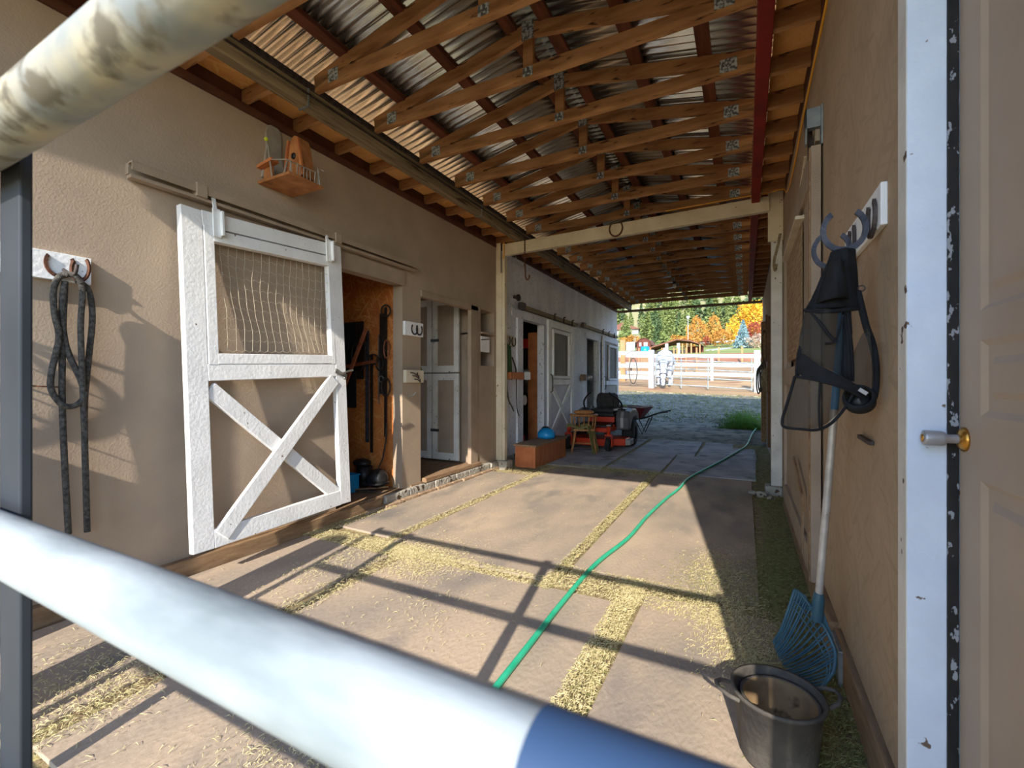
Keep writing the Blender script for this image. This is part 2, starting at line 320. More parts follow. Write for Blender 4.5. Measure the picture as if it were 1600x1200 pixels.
# ------------------------------------------------------------ left stable wall
w = MB(); T = 0.12
def wl_(y0, y1, z0, z1, mb): mb.box(XL - T, y0, z0, XL, y1, z1)
for a in [(-2.2, 2.62, 0.10, WT), (2.62, 3.43, 2.13, WT), (3.43, 3.71, 0.10, WT), (3.71, 4.81, 2.12, WT), (4.81, 4.90, 0.10, WT),
          (4.90, 5.25, 0.10, 1.38), (4.90, 5.25, 2.10, WT), (5.25, 5.42, 0.10, WT)]: wl_(*a, w)
struct(w.build('wall_left', 'tan'))
w = MB()
for a in [(5.42, 6.08, 0.10, WT), (6.08, 6.93, 2.13, WT), (6.93, 9.23, 0.10, WT), (9.23, 10.10, 2.12, WT), (10.10, 10.75, 0.1, WT), (10.75, 11.45, 0.1, 1.25), (10.75, 11.45, 2.05, WT), (11.45, 11.75, 0.1, WT)]: wl_(*a, w)
w.box(-6, 11.63, 0.0, XL - T, 11.75, WT)
struct(w.build('wall_left_far', 'whitewash'))
w = MB(); w.box(-6, -2.2, 0, XL - T, -2.08, 3.3)
struct(w.build('wall_front_left', 'tan'))
# rooms behind the wall
w = MB(); w.box(-4.6, 3.45, 0.0, XL - T, 3.50, 2.6); struct(w.build('wall_tack_room_side', 'osb_x'))
w = MB(); w.box(-4.65, 1.6, 0.0, -4.6, 3.5, 2.6); w.box(-4.6, 1.6, 0, XL - T, 1.65, 2.6); w.box(-4.6, 1.65, 2.5, XL - T, 3.45, 2.55); struct(w.build('wall_tack_room_back', 'osb'))
w = MB(); w.box(-4.6, 1.65, 0.0, XL + 0.02, 3.45, 0.12); struct(w.build('floor_tack_room', 'sill'))
w = MB(); w.box(-4.9, 3.55, 0, -4.85, 5.4, 2.6); w.box(-4.85, 4.90, 0, XL - T, 4.95, 2.6); w.box(-4.85, 3.55, 2.5, XL - T, 4.9, 2.55); struct(w.build('wall_feed_room', 'tan_smooth'))
w = MB(); w.box(-4.85, 3.55, 0.0, XL + 0.01, 4.9, 0.13); struct(w.build('floor_feed_room', 'sill'))
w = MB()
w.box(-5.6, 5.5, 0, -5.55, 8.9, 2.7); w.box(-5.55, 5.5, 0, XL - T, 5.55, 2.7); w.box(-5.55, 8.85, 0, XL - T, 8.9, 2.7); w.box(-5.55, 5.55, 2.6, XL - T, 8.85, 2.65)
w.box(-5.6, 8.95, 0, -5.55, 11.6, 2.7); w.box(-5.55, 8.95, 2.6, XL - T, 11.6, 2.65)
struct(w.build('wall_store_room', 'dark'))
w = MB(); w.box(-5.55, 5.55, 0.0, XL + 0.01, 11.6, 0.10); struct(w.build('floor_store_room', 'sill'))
# niche beside the post
w = MB(); w.box(XL - 0.34, 4.96, 1.3, XL - 0.32, 5.3, 2.15); w.box(XL - 0.32, 5.28, 1.3, XL - T, 5.3, 2.15); w.box(XL - 0.32, 4.96, 1.33, XL - T, 5.28, 1.38); w.box(XL - 0.32, 4.96, 2.1, XL - T, 5.28, 2.14)
struct(w.build('wall_niche', 'tan_smooth'))
n = root('niche_shelf', 'tan shelf across the small wall niche beside the post', 'shelf', (XL, 5.07, 1.74))
MB().box(XL - 0.32, 4.90, 1.79, XL + 0.03, 5.25, 1.815).build('board', 'tan_smooth', n, bevel=0.003)
MB().box(XL - 0.05, 4.90, 1.56, XL + 0.006, 5.12, 1.76).build('white_panel', 'white', n, bevel=0.003, label='white square panel under the shelf')
MB().bar((XL + 0.01, 4.9, 1.71), (XL + 0.01, 5.1, 1.735), 0.006, 0.012).build('dark_strip', 'iron', n)
# left roof slab, top trim
w = MB(); w.box(-6.2, -2.2, 3.135, XL + 0.284, 12.0, 3.15); struct(w.build('ceiling_left_eave', 'osb_z'))
w = MB(); w.box(XL, -2.2, WT - 0.03, XL + 0.022, 11.75, WT + 0.02); w.box(XL - T, -2.2, WT, XL, 11.75, WT + 0.115); struct(w.build('trim_1', 'brown'))
# jamb and header boards around the openings
w = MB(); w.box(XL, 2.55, 2.12, XL + 0.02, 3.45, 2.26); struct(w.build('trim_2', 'tan_smooth', bevel=0.003))
w = MB(); w.box(XL - 0.01, 5.72, 2.12, XL + 0.03, 8.3, 2.24); w.box(XL - 0.01, 5.90, 0.13, XL + 0.03, 6.08, 2.12); w.box(XL - 0.02, 5.62, 0.2, XL + 0.02, 5.70, 2.3); struct(w.build('trim_3', 'whitewash', bevel=0.004))
w = MB(); w.box(XL - 0.01, 9.1, 2.1, XL + 0.03, 10.3, 2.22); w.box(XL - 0.01, 10.0, 0.13, XL + 0.04, 10.1, 2.1); struct(w.build('trim_4', 'whitewash', bevel=0.004))
w = MB(); w.box(XL - 0.04, 4.66, 0.13, XL + 0.012, 4.82, 2.12); w.box(XL - 0.06, 3.71, 2.06, XL + 0.012, 4.82, 2.13); struct(w.build('trim_5', 'tan_smooth', bevel=0.004))
# footing
w = MB()
y = 3.15
while y < 5.4:
    L_ = random.uniform(.25, .5); w.box(XL - 0.1, y, 0.035, XL + random.uniform(.05, .07), min(y + L_ - .008, 5.42), 0.115); y += L_
struct(w.build('trim_6', 'concrete', bevel=0.012))
w = MB(); y = 2.9
while y < 5.3:
    L_ = random.uniform(.18, .3); w.box(XL - 0.1, y, -0.02, XL + random.uniform(.08, .105), y + L_ - .012, 0.045); y += L_
struct(w.build('trim_7', 'brick', bevel=0.01))
w = MB(); w.box(XL - 0.02, -2.2, 0.0, XL + 0.05, 3.1, 0.11); struct(w.build('trim_8', 'sill', bevel=0.006))
w = MB(); w.box(XL - 0.1, 3.74, 0.12, XL + 0.05, 4.84, 0.165); struct(w.build('trim_9', 'sill', bevel=0.006))
w = MB(); w.box(XL - 0.02, 5.42, 0.0, XL + 0.03, 11.75, 0.12); struct(w.build('trim_10', 'concrete', bevel=0.006))

# ------------------------------------------------------------ right stable wall and door
YE = 0.33                      # front corner of the right building
w = MB()
w.box(XR, 1.40, 0.17, XR + 0.12, 5.7, WT); w.box(XR, 5.7, 0.17, XR + 0.12, 11.75, WT); w.box(XR, YE, 2.35, XR + 0.12, 1.40, WT)
w.box(XR, YE - 0.1, 0.0, 3.5, YE, 3.3); w.box(XR, YE, 0.0, XR + .12, .50, 2.35)
struct(w.build('wall_right', 'tan_r'))
w = MB(); w.box(XR - 0.0, 1.44, WT - 0.0, XR + 0.12, 11.75, WT + 0.13); struct(w.build('trim_11', 'brown'))
w = MB(); w.box(XR - 0.015, 1.5, 0.0, XR + 0.10, 2.55, 0.15); w.box(XR - 0.035, 2.28, 0.0, XR + 0.10, 4.9, 0.17); struct(w.build('trim_12', 'sill', bevel=0.008))
w = MB(); w.box(XR + 0.0, 4.9, 0.0, XR + 0.10, 11.75, 0.17); struct(w.build('trim_13', 'concrete', bevel=0.008))
w = MB(); w.box(XR + 0.06, YE, 0.0, 3.4, 11.7, 0.02); struct(w.build('floor_right_room', 'sill'))
w = MB(); w.box(XR - 0.2, -0.2, 3.155, 3.6, 12.0, 3.17); struct(w.build('ceiling_right_eave', 'osb_z'))
# door frame: casing, jamb, weatherstrip
w = MB(); w.box(XR - 0.012, 1.353, 0.0, XR + 0.02, 1.419, 2.44); w.box(XR - 0.012, 0.55, 2.35, XR + 0.02, 1.419, 2.44); struct(w.build('trim_14', 'white_chip', bevel=0.003))
w = MB(); w.box(XR - 0.0105, 1.351, 0.0, XR + 0.0592, 1.41, 2.35); w.box(XR + 0.0585, 1.358, 0, XR + .12, 1.41, 2.35); w.box(XR - 0.002, 0.55, 2.28, XR + 0.12, 1.40, 2.35); w.box(XR - .002, 0.50, 0, XR + 0.12, 0.565, 2.35); struct(w.build('trim_15', 'white_skylit', bevel=0.002))
w = MB(); w.box(XR + 0.059, 1.3495, 0.0, XR + 0.0795, 1.3585, 2.28); struct(w.build('trim_16', 'weather', bevel=0.002))
# panelled door
dx = XR + 0.080
door = root('door_1', 'tan panelled entry door at the right edge with a brass knob', 'door', (dx, 0.96, 0)); door['kind'] = 'structure'
slab = MB(); slab.box(dx + 0.008, 0.57, 0.02, dx + 0.045, 1.349, 2.27)
def panel(mb, y0, y1, z0, z1):
    fr = [(0, 0.0), (0.014, 0.009), (0.034, 0.009), (0.05, 0.0)]
    rings = []
    for inset, dep in fr: rings.append([(dx + dep, y0 + inset, z0 + inset), (dx + dep, y1 - inset, z0 + inset), (dx + dep, y1 - inset, z1 - inset), (dx + dep, y0 + inset, z1 - inset)])
    for a, b in zip(rings, rings[1:]):
        for i in range(4): mb.quad(a[i], a[(i + 1) % 4], b[(i + 1) % 4], b[i])
    mb.quad(*rings[-1])
def doorface(mb):
    ys = [0.57, 0.68, 0.92, 1.00, 1.25, 1.349]; zs = [0.02, 0.22, 0.94, 1.06, 1.25, 1.33, 1.88, 2.0, 2.18, 2.27]
    pan = [(1, 1), (3, 1), (1, 3), (3, 3), (1, 5), (3, 5)]
    zs = [0.02, 0.22, 0.97, 1.10, 1.255, 1.315, 2.0, 2.27]
    for i in range(len(ys) - 1):
        for j in range(len(zs) - 1):
            if (i, j) in pan: panel(mb, ys[i], ys[i + 1], zs[j], zs[j + 1])
            else: mb.quad((dx, ys[i], zs[j]), (dx, ys[i + 1], zs[j]), (dx, ys[i + 1], zs[j + 1]), (dx, ys[i], zs[j + 1]))
doorface(slab)
for a in ((0.57, 0.02, 1.349, 0.02), (0.57, 2.27, 1.349, 2.27)): slab.quad((dx, a[0], a[1]), (dx, a[2], a[3]), (dx + 0.01, a[2], a[3]), (dx + 0.01, a[0], a[1]))
slab.quad((dx, 1.349, 0.02), (dx, 1.349, 2.27), (dx + 0.01, 1.349, 2.27), (dx + 0.01, 1.349, 0.02))
slab.build('door_leaf', 'doorpaint', door)
KM = Matrix.Rotation(R(-90), 4, 'Y')
ky, kz = 1.323, 1.045
kn = MB(); kn.lathe([(0, -0.001), (0.026, -0.001), (0.027, 0.003), (0.02, 0.010), (0.011, 0.012)], (dx, ky, kz), 28, KM)
kn = kn.build('door_knob', 'brass', door)
k2 = MB(); k2.lathe([(0.010, 0.010), (0.010, 0.03), (0.015, 0.034), (0.0165, 0.04), (0.0175, 0.066), (0.0165, 0.070), (0.013, 0.071), (0, 0.071)], (dx, ky, kz), 28, KM)
k2.build('handle', 'silver', kn)
k3 = MB(); k3.lathe([(0.009, 0.0712), (0.009, 0.073), (0, 0.073)], (dx, ky, kz), 20, KM); k3.build('lock_face', 'brass', kn)

# ------------------------------------------------------------ roof: beams, trusses, purlins, sheet
YF, YB = -0.30, 11.85
def axis_h(x): return 3.19 + (1.33 - abs(x + 1.26)) * 0.195
b = root('support_beam', 'long grey timber beam under the left ends of the trusses', 'beam', (-2.66, 5.8, 3.03))
MB().box(-2.705, YF, 3.035, -2.62, YB - .1, 3.185).build('timber', 'greybeam', b, bevel=0.004)
MB().box(-2.625, YF, 3.15, -2.598, YB - .1, 3.185).box(-2.62, YF, 3.105, -2.612, YB - .1, 3.118).build('track', 'iron', b)
for yy in (2.05, 4.3, 6.6, 8.9):
    MB().box(-2.712, yy, 3.028, -2.612, yy + 0.012, 3.19).build('joint_strap', 'galv_dull', b)
b = tag(MB().box(0.055, YF, 3.03, 0.13, YB - .1, 3.19).build('support_beam', 'redbeam', bevel=0.004), 'red painted beam under the right ends of the trusses', 'beam')
NT = 22
def truss():
    t = root('roof_truss', 'sawn timber roof truss, first back from the open front gable', 'truss', (0, 0, 0), 'timber roof trusses')
    wd = 0.036
    MB().bar((-2.60, 0, 3.185), (0.05, 0, 3.185), wd, 0.085).build('bottom_chord', 'lumber', t)
    for s, e in ((-2.60, 'l'), (0.05, 'r')):
        MB().bar((s, 0, axis_h(s) + 0.02), (-1.26, 0, axis_h(-1.26) + 0.02), wd, 0.085).build('top_chord', 'lumber', t)
    MB().bar((-1.26, 0, 3.16), (-1.26, 0, axis_h(-1.26)), wd * 0.9, 0.07, up=(1, 0, 0)).build('king_post', 'lumber', t)
    for cx, cz, sx, sz in ((-2.42, 3.205, 0.09, 0.085), (-0.10, 3.205, 0.10, 0.085), (-1.26, 3.46, 0.085, 0.12), (-1.26, 3.19, 0.07, 0.06)):
        MB().box(cx - sx / 2, -wd / 2 - 0.003, cz - sz / 2, cx + sx / 2, -wd / 2, cz + sz / 2).build('nail_plate', 'plate', t)
    return t
tr = truss()
for i in range(NT):
    yy = -0.10 + 0.5525 * i
    o = tr if i == 0 else dup(tr)
    o.location = (random.uniform(-.004, .004), yy, random.uniform(-.004, .004)); o['label'] = 'sawn timber roof truss, %s back from the open front gable' % ORD[i]
PX = [(-2.33, 'nearest the left beam'), (-1.86, 'second from the left beam'), (-1.38, 'just left of the ridge'), (-1.14, 'just right of the ridge'), (-0.68, 'second from the red beam'), (-0.24, 'nearest the red beam')]
for x, where in PX:
    z = axis_h(x) + 0.02 + 0.043 + 0.019
    tag(MB().box(x - 0.042, YF, z - 0.018, x + 0.042, YB, z + 0.018).build('roof_purlin', 'purlin', bevel=0.003), 'dark red purlin under the roof sheets, %s' % where, 'purlin', 'roof purlins')
for side in (0, 1):
    vs = []; fs = []; per = 0.07; ns = int((YB + 0.1 - YF) / per * 6)
    xs = (-2.95, -1.26) if side == 0 else (-1.26, 0.40)
    for i in range(ns + 1):
        yy = YF - 0.05 + i * per / 6; dz = 0.0165 * math.cos(2 * math.pi * i / 6)
        for x in xs: vs.append((x, yy, axis_h(x) + 0.02 + 0.043 + 0.038 + 0.018 + dz))
    for i in range(ns): fs.append((2 * i, 2 * i + 1, 2 * i + 3, 2 * i + 2))
    mb = MB(); mb.add(vs, fs, True); struct(mb.build('ceiling_left' if side == 0 else 'ceiling_right', 'roofmetal', solid=0.001))
# front gable board
w = MB(); w.prism([(-2.95, 3.14), (0.4, 3.14), (0.4, 3.25), (-1.26, 3.56), (-2.95, 3.25)], (0, YF - 0.03, 0), (1, 0, 0), (0, 0, 1), (0, 0.02, 0)); struct(w.build('trim_17', 'lumber'))
# soffit joists, one by one
k = 0; yy = -0.07; proto = None
while yy < 11.6:
    if proto is None:
        proto = tag(MB().box(XL + 0.0, -0.018, 3.045, -2.706, 0.018, 3.134).build('eave_joist', 'lumber', bevel=0.002), '', 'joist', 'left eave joists')
        o = proto
    else: o = proto.copy(); COL.objects.link(o)
    o.location = (0, yy, random.uniform(-.004, .004)); o['label'] = 'short eave joist above the left wall, %s from the front' % ORD[k]
    k += 1; yy += 0.385
k = 0; yy = 0.1; proto = None
while yy < 11.6:
    if proto is None:
        proto = tag(MB().box(0.131, -0.018, 3.05, XR, 0.018, 3.154).build('eave_joist', 'lumber', bevel=0.002), '', 'joist', 'right eave joists')
        o = proto
    else: o = proto.copy(); COL.objects.link(o)
    o.location = (0, yy, random.uniform(-.004, .004)); o['label'] = 'short eave joist above the right wall, %s from the front' % ORD[k]
    k += 1; yy += 0.385
tag(MB().box(XL, 11.83, 3.0, XR, 11.9, 3.055).build('header_beam', 'greybeam'), 'slim dark header beam across the far end of the aisle roof', 'beam')

# hitching frame across the aisle
fr = root('aisle_portal', 'cream painted post and beam frame spanning the aisle', 'frame', (-1.3, 5.36, 0))
MB().box(-2.995, 5.29, 0.12, -2.905, 5.38, 2.64).box(-2.905, 5.30, 0.12, -2.865, 5.37, 3.03).build('post', 'cream', fr, bevel=0.004, label='left post with a flaking lower end')
MB().box(-2.985, 5.275, 2.62, -2.92, 5.30, 3.04).build('block', 'cream', fr, bevel=0.003)
MB().box(0.235, 5.36, 0.10, 0.335, 5.47, 3.1).build('post', 'white_chip', fr, bevel=0.004)
MB().box(0.205, 5.33, 2.62, 0.342, 5.37, 3.13).build('block', 'cream', fr, bevel=0.004)
MB().bar((-2.87, 5.335, 2.945), (0.22, 5.335, 3.005), 0.07, 0.155).build('crossbeam', 'cream', fr, bevel=0.006)
tag(MB().box(-3.0, 5.24, -0.02, -2.80, 5.42, 0.12).build('footing_block', 'concrete', bevel=0.015), 'rough white concrete block under the left frame post', 'block')
tag(MB().box(0.18, 5.33, -0.02, 0.34, 5.5, 0.10).build('footing_block', 'concrete', bevel=0.015), 'broken concrete block under the right frame post', 'block')
for i, (x, y, r_, lb) in enumerate([(0.14, 5.18, .05, 'larger pale stone below the right frame post'), (0.06, 5.27, .035, 'small pale stone left of the right frame post'), (0.22, 5.1, .03, 'small stone against the right wall near the frame post')]):
    tag(MB().ball((x, y, r_ * .5 + .01), r_, (1.3, 1, .7), 7, 5).build('stone', 'concrete'), lb, 'stone')
def horseshoe(mb, c, r, u, v, nrm, w=0.018, t=0.007, a0=-226, a1=46):
    c = Vector(c); u = Vector(u).normalized(); v = Vector(v).normalized(); nrm = Vector(nrm).normalized()
    n = 18; vs = []; fs = []
    for i in range(n + 1):
        a = R(a0 + (a1 - a0) * i / n); ry = 1.2
        for rr, s in ((r, 1), (r - w, 1), (r - w, -1), (r, -1)):
            vs.append(c + u * (rr * math.cos(a)) + v * (rr * ry * math.sin(a)) + nrm * (t / 2 * s))
    for i in range(n):
        for j in range(4): fs.append((4 * i + j, 4 * i + (j + 1) % 4, 4 * i + 4 + (j + 1) % 4, 4 * i + 4 + j))
    fs += [(0, 1, 2, 3), (4 * n + 3, 4 * n + 2, 4 * n + 1, 4 * n)]
    return mb.add(vs, fs)
mb = MB(); horseshoe(mb, (-1.363, 5.29, 2.99), 0.085, (1, 0, 0), (0, 0, 1), (0, 1, 0), 0.016, 0.012)
tag(mb.build('horseshoe', 'rust'), 'rusty horseshoe nailed to the cream crossbeam', 'horseshoe')
ch = root('hanging_chain', 'rusty chain with a hook looped over the crossbeam near the left post', 'chain', (-2.56, 5.28, 2.5))
z = 3.06
mb = MB()
for i in range(13):
    a = i % 2; u = (1, 0, 0) if a else (0.3, 1, 0)
    mb.tube([Vector((-2.56, 5.285, z)) + Vector(u).normalized() * (0.010 * math.cos(t)) + Vector((0, 0, 1)) * (0.017 * math.sin(t)) for t in [2 * math.pi * q / 8 for q in range(8)]], 0.0035, 5, closed=True); z -= 0.026
mb.build('links', 'rust', ch)
MB().tube(smooth_path([(-2.56, 5.285, 2.72), (-2.55, 5.28, 2.62), (-2.545, 5.28, 2.54), (-2.52, 5.28, 2.50), (-2.495, 5.28, 2.52), (-2.49, 5.28, 2.56)]), 0.010, 8).build('hook', 'rust', ch)
tag(MB().tube(smooth_path([(-2.75, 5.40, 2.86), (-2.72, 5.41, 2.78), (-2.66, 5.41, 2.73), (-2.62, 5.41, 2.74)]), 0.006, 6).build('wire_hook', 'steel'), 'pale bent wire under the left end of the crossbeam', 'wire')
yc = [(0.33, 0.2, 3.0), (0.325, 1.5, 2.93), (0.325, 2.6, 2.88), (0.325, 3.3, 2.86), (0.325, 4.1, 2.80), (0.318, 4.55, 2.82), (0.30, 4.9, 2.98), (0.16, 5.26, 3.09), (-0.05, 5.285, 3.105), (-0.8, 5.3, 3.10)]
tag(MB().tube(smooth_path(yc), 0.006, 6).build('extension_cord', 'yellow'), 'yellow cord strung along the top of the right wall to the crossbeam', 'cord')
tag(MB().tube(smooth_path([(-2.87, 5.285, 3.04), (-2.86, 5.275, 2.93), (-2.865, 5.27, 2.86), (-2.88, 5.275, 2.82), (-2.86, 5.272, 2.88)]), 0.007, 6).build('tied_cord', 'yellow'), 'short yellow cord tied around the left post top', 'cord')
bl = root('light_bulb', 'bare light bulb in a socket below a truss far down the aisle', 'bulb', (-1.24, 9.293, 3.14))
MB().lathe([(0, 0), (0.03, 0), (0.03, .05), (0, .05)], (-1.24, 9.293, 3.093), 12).build('socket', 'black', bl)
MB().ball((-1.24, 9.293, 3.055), 0.035, (1, 1, 1.3)).build('bulb', 'glassbulb', bl)

# ------------------------------------------------------------ floor, mats, straw
w = MB(); w.box(-3.1, -6, -0.06, 0.5, 9.4, 0.0); struct(w.build('floor', 'dirt'))
mats = [
 (-2.93, 2.55, -2.36, 5.05, 'mat', 'rubber floor mat along the foot of the left wall by the tack room'),
 (-2.26, 2.42, -1.05, 5.75, 'mat', 'large dusty rubber mat in the middle of the sunlit floor'),
 (-0.97, 2.66, 0.07, 5.92, 'mat', 'dusty rubber mat crossed by the green hose, beside the right wall'),
 (-2.00, 0.55, -0.61, 2.33, 'mat', 'rubber mat left of the hay-filled channel near the gate'),
 (-0.49, 0.55, 0.16, 2.50, 'mat', 'rubber mat under the black tubs near the gate'),
 (-2.93, 0.35, -2.10, 2.28, 'mat', 'rubber mat at the left wall behind the galvanised gate'),
 (-2.80, 5.85, -1.72, 7.2, 'matblue', 'grey floor slab in front of the wooden chair'),
 (-1.68, 6.02, -0.98, 7.5, 'matblue', 'narrow grey slab in the middle of the shaded aisle'),
 (-0.94, 6.0, 0.12, 7.45, 'matblue', 'grey slab just behind the timber frame on the right'),
 (-2.85, 7.25, -1.72, 9.3, 'matblue', 'grey slab under the orange mower'),
 (-1.66, 7.55, -0.72, 9.35, 'matblue', 'grey slab right of the mower at the aisle end'),
 (-0.68, 7.5, 0.14, 8.7, 'matblue', 'grey slab at the far right under the hose'),
 (-0.66, 8.74, -0.2, 9.35, 'matblue', 'small cracked slab where the hose leaves the aisle')]
for i, (x0, y0, x1, y1, m_, lb) in enumerate(mats):
    a = R(random.uniform(-.5, .5)); cx, cy = (x0 + x1) / 2, (y0 + y1) / 2
    mb = MB(); pts = []
    for (px, py) in [(x0, y0), (x1, y0), (x1, y1), (x0, y1)]:
        pts.append((px + random.uniform(-.015, .015), py + random.uniform(-.02, .02)))
    mb.prism(pts, (0, 0, 0.001), (1, 0, 0), (0, 1, 0), (0, 0, 0.017))
    tag(mb.build('rubber_mat' if m_ == 'mat' else 'floor_slab', m_, bevel=0.003), lb, 'floor mat' if m_ == 'mat' else 'slab', 'mats on the aisle floor')
def blades(name, m_, areas, label, z0=0.019, seed=1, ln=(0.015, 0.05), wd=0.0014, lift=0.012):
    rnd = random.Random(seed); vs = []; fs = []
    for (x0, y0, x1, y1, cnt, mode) in areas:
        for _ in range(cnt):
            if mode == 'g': x = rnd.gauss((x0 + x1) / 2, (x1 - x0) / 4); y = rnd.gauss((y0 + y1) / 2, (y1 - y0) / 4)
            else: x = rnd.uniform(x0, x1); y = rnd.uniform(y0, y1)
            if not (-2.97 < x < 0.33): continue
            a = rnd.uniform(0, math.pi); l = rnd.uniform(*ln) / 2; dx_, dy_ = math.cos(a) * l, math.sin(a) * l; nx, ny = -math.sin(a) * wd, math.cos(a) * wd
            z1 = z0 + rnd.uniform(0, lift); z2 = z0 + rnd.uniform(0, lift); bend = rnd.uniform(-.3, .3) * l
            mx, my = x - math.sin(a) * bend, y + math.cos(a) * bend; zm = max(z1, z2) + .003
            k = len(vs)
            vs += [(x - dx_ - nx, y - dy_ - ny, z1), (x - dx_ + nx, y - dy_ + ny, z1), (mx - nx, my - ny, zm), (mx + nx, my + ny, zm + .0015), (x + dx_ - nx, y + dy_ - ny, z2), (x + dx_ + nx, y + dy_ + ny, z2)]
            fs += [(k, k + 1, k + 3, k + 2), (k + 2, k + 3, k + 5, k + 4)]
    mb = MB(); mb.add(vs, fs); o = mb.build(name, m_); return tag(o, label, 'straw', kind='stuff')
blades('straw_litter', 'hay', [(-2.36, 2.4, -2.26, 5.8, 1900, 'u'), (-2.95, 2.26, -1.9, 2.46, 2400, 'u'), (-2.1, 2.3, -1.0, 2.44, 1900, 'u'), (-1.05, 2.3, -.97, 5.95, 2300, 'u'), (-.62, .6, -.49, 2.66, 5200, 'u'), (-1.0, 2.34, .0, 2.66, 3200, 'u'), (-2.4, 2.3, -1.8, 2.5, 1200, 'g'),
        (-2.3, 2.1, -1.5, 2.7, 1500, 'g'), (-2.0, 2.0, -1.6, 2.5, 900, 'g'), (-2.2, 5.7, -0.6, 6.0, 2200, 'u'), (-3, 5.0, -2.2, 5.9, 1300, 'u'), (-2.9, 0.5, 0.3, 5.9, 900, 'u'), (-2.15, .4, -1.95, 2.4, 1700, 'u'), (-1.8, 1.5, -1.0, 2.1, 160, 'g'),
        (-.35, 2.6, .05, 3.4, 1500, 'g'), (-.25, 2.0, .15, 2.75, 2200, 'g'), (-.1, 1.95, .15, 2.3, 1300, 'g'), (-2.98, 2.3, -2.85, 3.2, 1200, 'u'), (-2.6, .3, -1.9, 1.3, 1500, 'g'), (-1.5, .6, -.9, 1.2, 700, 'g'), (-2.5, 1.6, -2.2, 2.4, 500, 'g')],
       'pale dry straw scattered in the seams between the mats', seed=3, ln=(.008, .034), wd=.0008, lift=.010)
blades('hay_litter', 'haydark', [(.12, 1.4, .33, 5.2, 7000, 'u'), (.0, 1.9, .33, 3.9, 6000, 'g'), (-.45, 2.3, .25, 3.3, 3000, 'g'), (.0, 1.3, .33, 2.2, 2500, 'u'), (-2.7, 5.5, -1.0, 6.0, 2200, 'u'), (-1.72, 6, -1.64, 9.4, 1000, 'u'), (-1.05, 2.3, -.97, 5.95, 900, 'u'), (-.62, .6, -.49, 2.66, 1200, 'u'),
        (-2.9, 7.0, 0.3, 9.4, 1600, 'u'), (-2.9, 8.9, .3, 9.35, 3000, 'u'), (-.4, 4.6, .2, 5.3, 500, 'g'), (.1, 5.2, .33, 9.3, 3000, 'u')], 'greenish chopped hay along the right wall and between the grey slabs', z0=0.012, seed=5, ln=(.008, .04), wd=.0009, lift=.008)

# ------------------------------------------------------------ terrain beyond
def zt(y, x=0):
    P = [(-40, 0.0), (9.2, -0.02), (12, 0.16), (15, 0.52), (18.5, 0.90), (30, 1.8), (45, 2.75), (51, 3.2), (55, 4.35), (75, 6.3), (100, 9.2), (140, 17), (200, 38), (280, 72), (420, 130)]
    for (a, b), (c, d) in zip(P, P[1:]):
        if y <= c: t = (y - a) / (c - a); z = b + (d - b) * t; break
    else: z = 130
    if y > 12: z -= (x + 2) * 0.035 * min(1, (y - 12) / 6) * max(0, 1 - (y - 18) / 40)
    return z
def ground_piece(name, m_, ys, xs, bumpy=0.0):
    mb = MB(); vs = []; fs = []; rnd = random.Random(len(name))
    for y in ys:
        for x in xs: vs.append((x, y, zt(y, x) + rnd.uniform(-1, 1) * bumpy))
    nx = len(xs)
    for i in range(len(ys) - 1):
        for j in range(nx - 1): fs.append((i * nx + j, i * nx + j + 1, (i + 1) * nx + j + 1, (i + 1) * nx + j))
    mb.add(vs, fs, True); return struct(mb.build(name, m_))
fr_ = lambda a, b, n_: [a + (b - a) * i / n_ for i in range(n_ + 1)]
ground_piece('ground_yard', 'yard', fr_(9.35, 17.2, 60), [-60, -20, -8] + fr_(-6, 6, 80) + [10, 30, 60], 0.006)
ground_piece('ground_paddock', 'paddock', fr_(17.2, 45, 30), [-90, -40] + fr_(-20, 20, 20) + [50, 90])
ground_piece('ground_pasture', 'meadow', fr_(45, 51, 3), [-120, -60, -30, -9, 0, 9, 30, 60, 120])
ground_piece('ground_bank', 'bank', fr_(51, 55, 3), [-120, -60, -30, -9, 0, 9, 30, 60, 120])
ground_piece('ground_meadow', 'meadow', fr_(55, 100, 8), [-160, -80, -40, -20, 0, 20, 40, 80, 160])
ground_piece('ground_hillside', 'hill', fr_(100, 420, 40), fr_(-420, 420, 40), 1.2)
w = MB(); w.box(-60, -60, -0.12, 60, -6, -0.02); w.box(-60, -6, -0.12, -6, 9.35, -0.02); w.box(3.5, -6, -0.12, 60, 9.35, -0.02); w.box(0.5, -6, -0.12, 3.5, 0.4, -0.02); w.box(-6, -6, -0.12, -3.1, -2.2, -0.02)
struct(w.build('ground_forecourt', 'dirt'))
rnd = random.Random(9); mb = MB()
for _ in range(5200):
    x = rnd.gauss(-.05, .22); y = rnd.gauss(11.8, .9); x = min(x, .32); y = max(y, 11.3); z = zt(y, x); a = rnd.uniform(0, 6.28); h = rnd.uniform(.03, .10)
    mb.add([(x, y, z), (x + .012 * math.cos(a), y + .012 * math.sin(a), z), (x + rnd.uniform(-.03, .03), y + rnd.uniform(-.03, .03), z + h)], [(0, 1, 2)])
tag(mb.build('grass_patch', 'tuft'), 'green grass growing where the hose leaves the aisle', 'grass', kind='stuff')
mb = MB()
for _ in range(9000):
    x = rnd.uniform(-8, 3); y = rnd.uniform(12.0, 17.4); z = zt(y, x); a = rnd.uniform(0, 6.28); h = rnd.uniform(.02, .06)
    mb.add([(x, y, z), (x + .02 * math.cos(a), y + .02 * math.sin(a), z), (x + rnd.uniform(-.05, .05), y + rnd.uniform(-.05, .05), z + h)], [(0, 1, 2)])
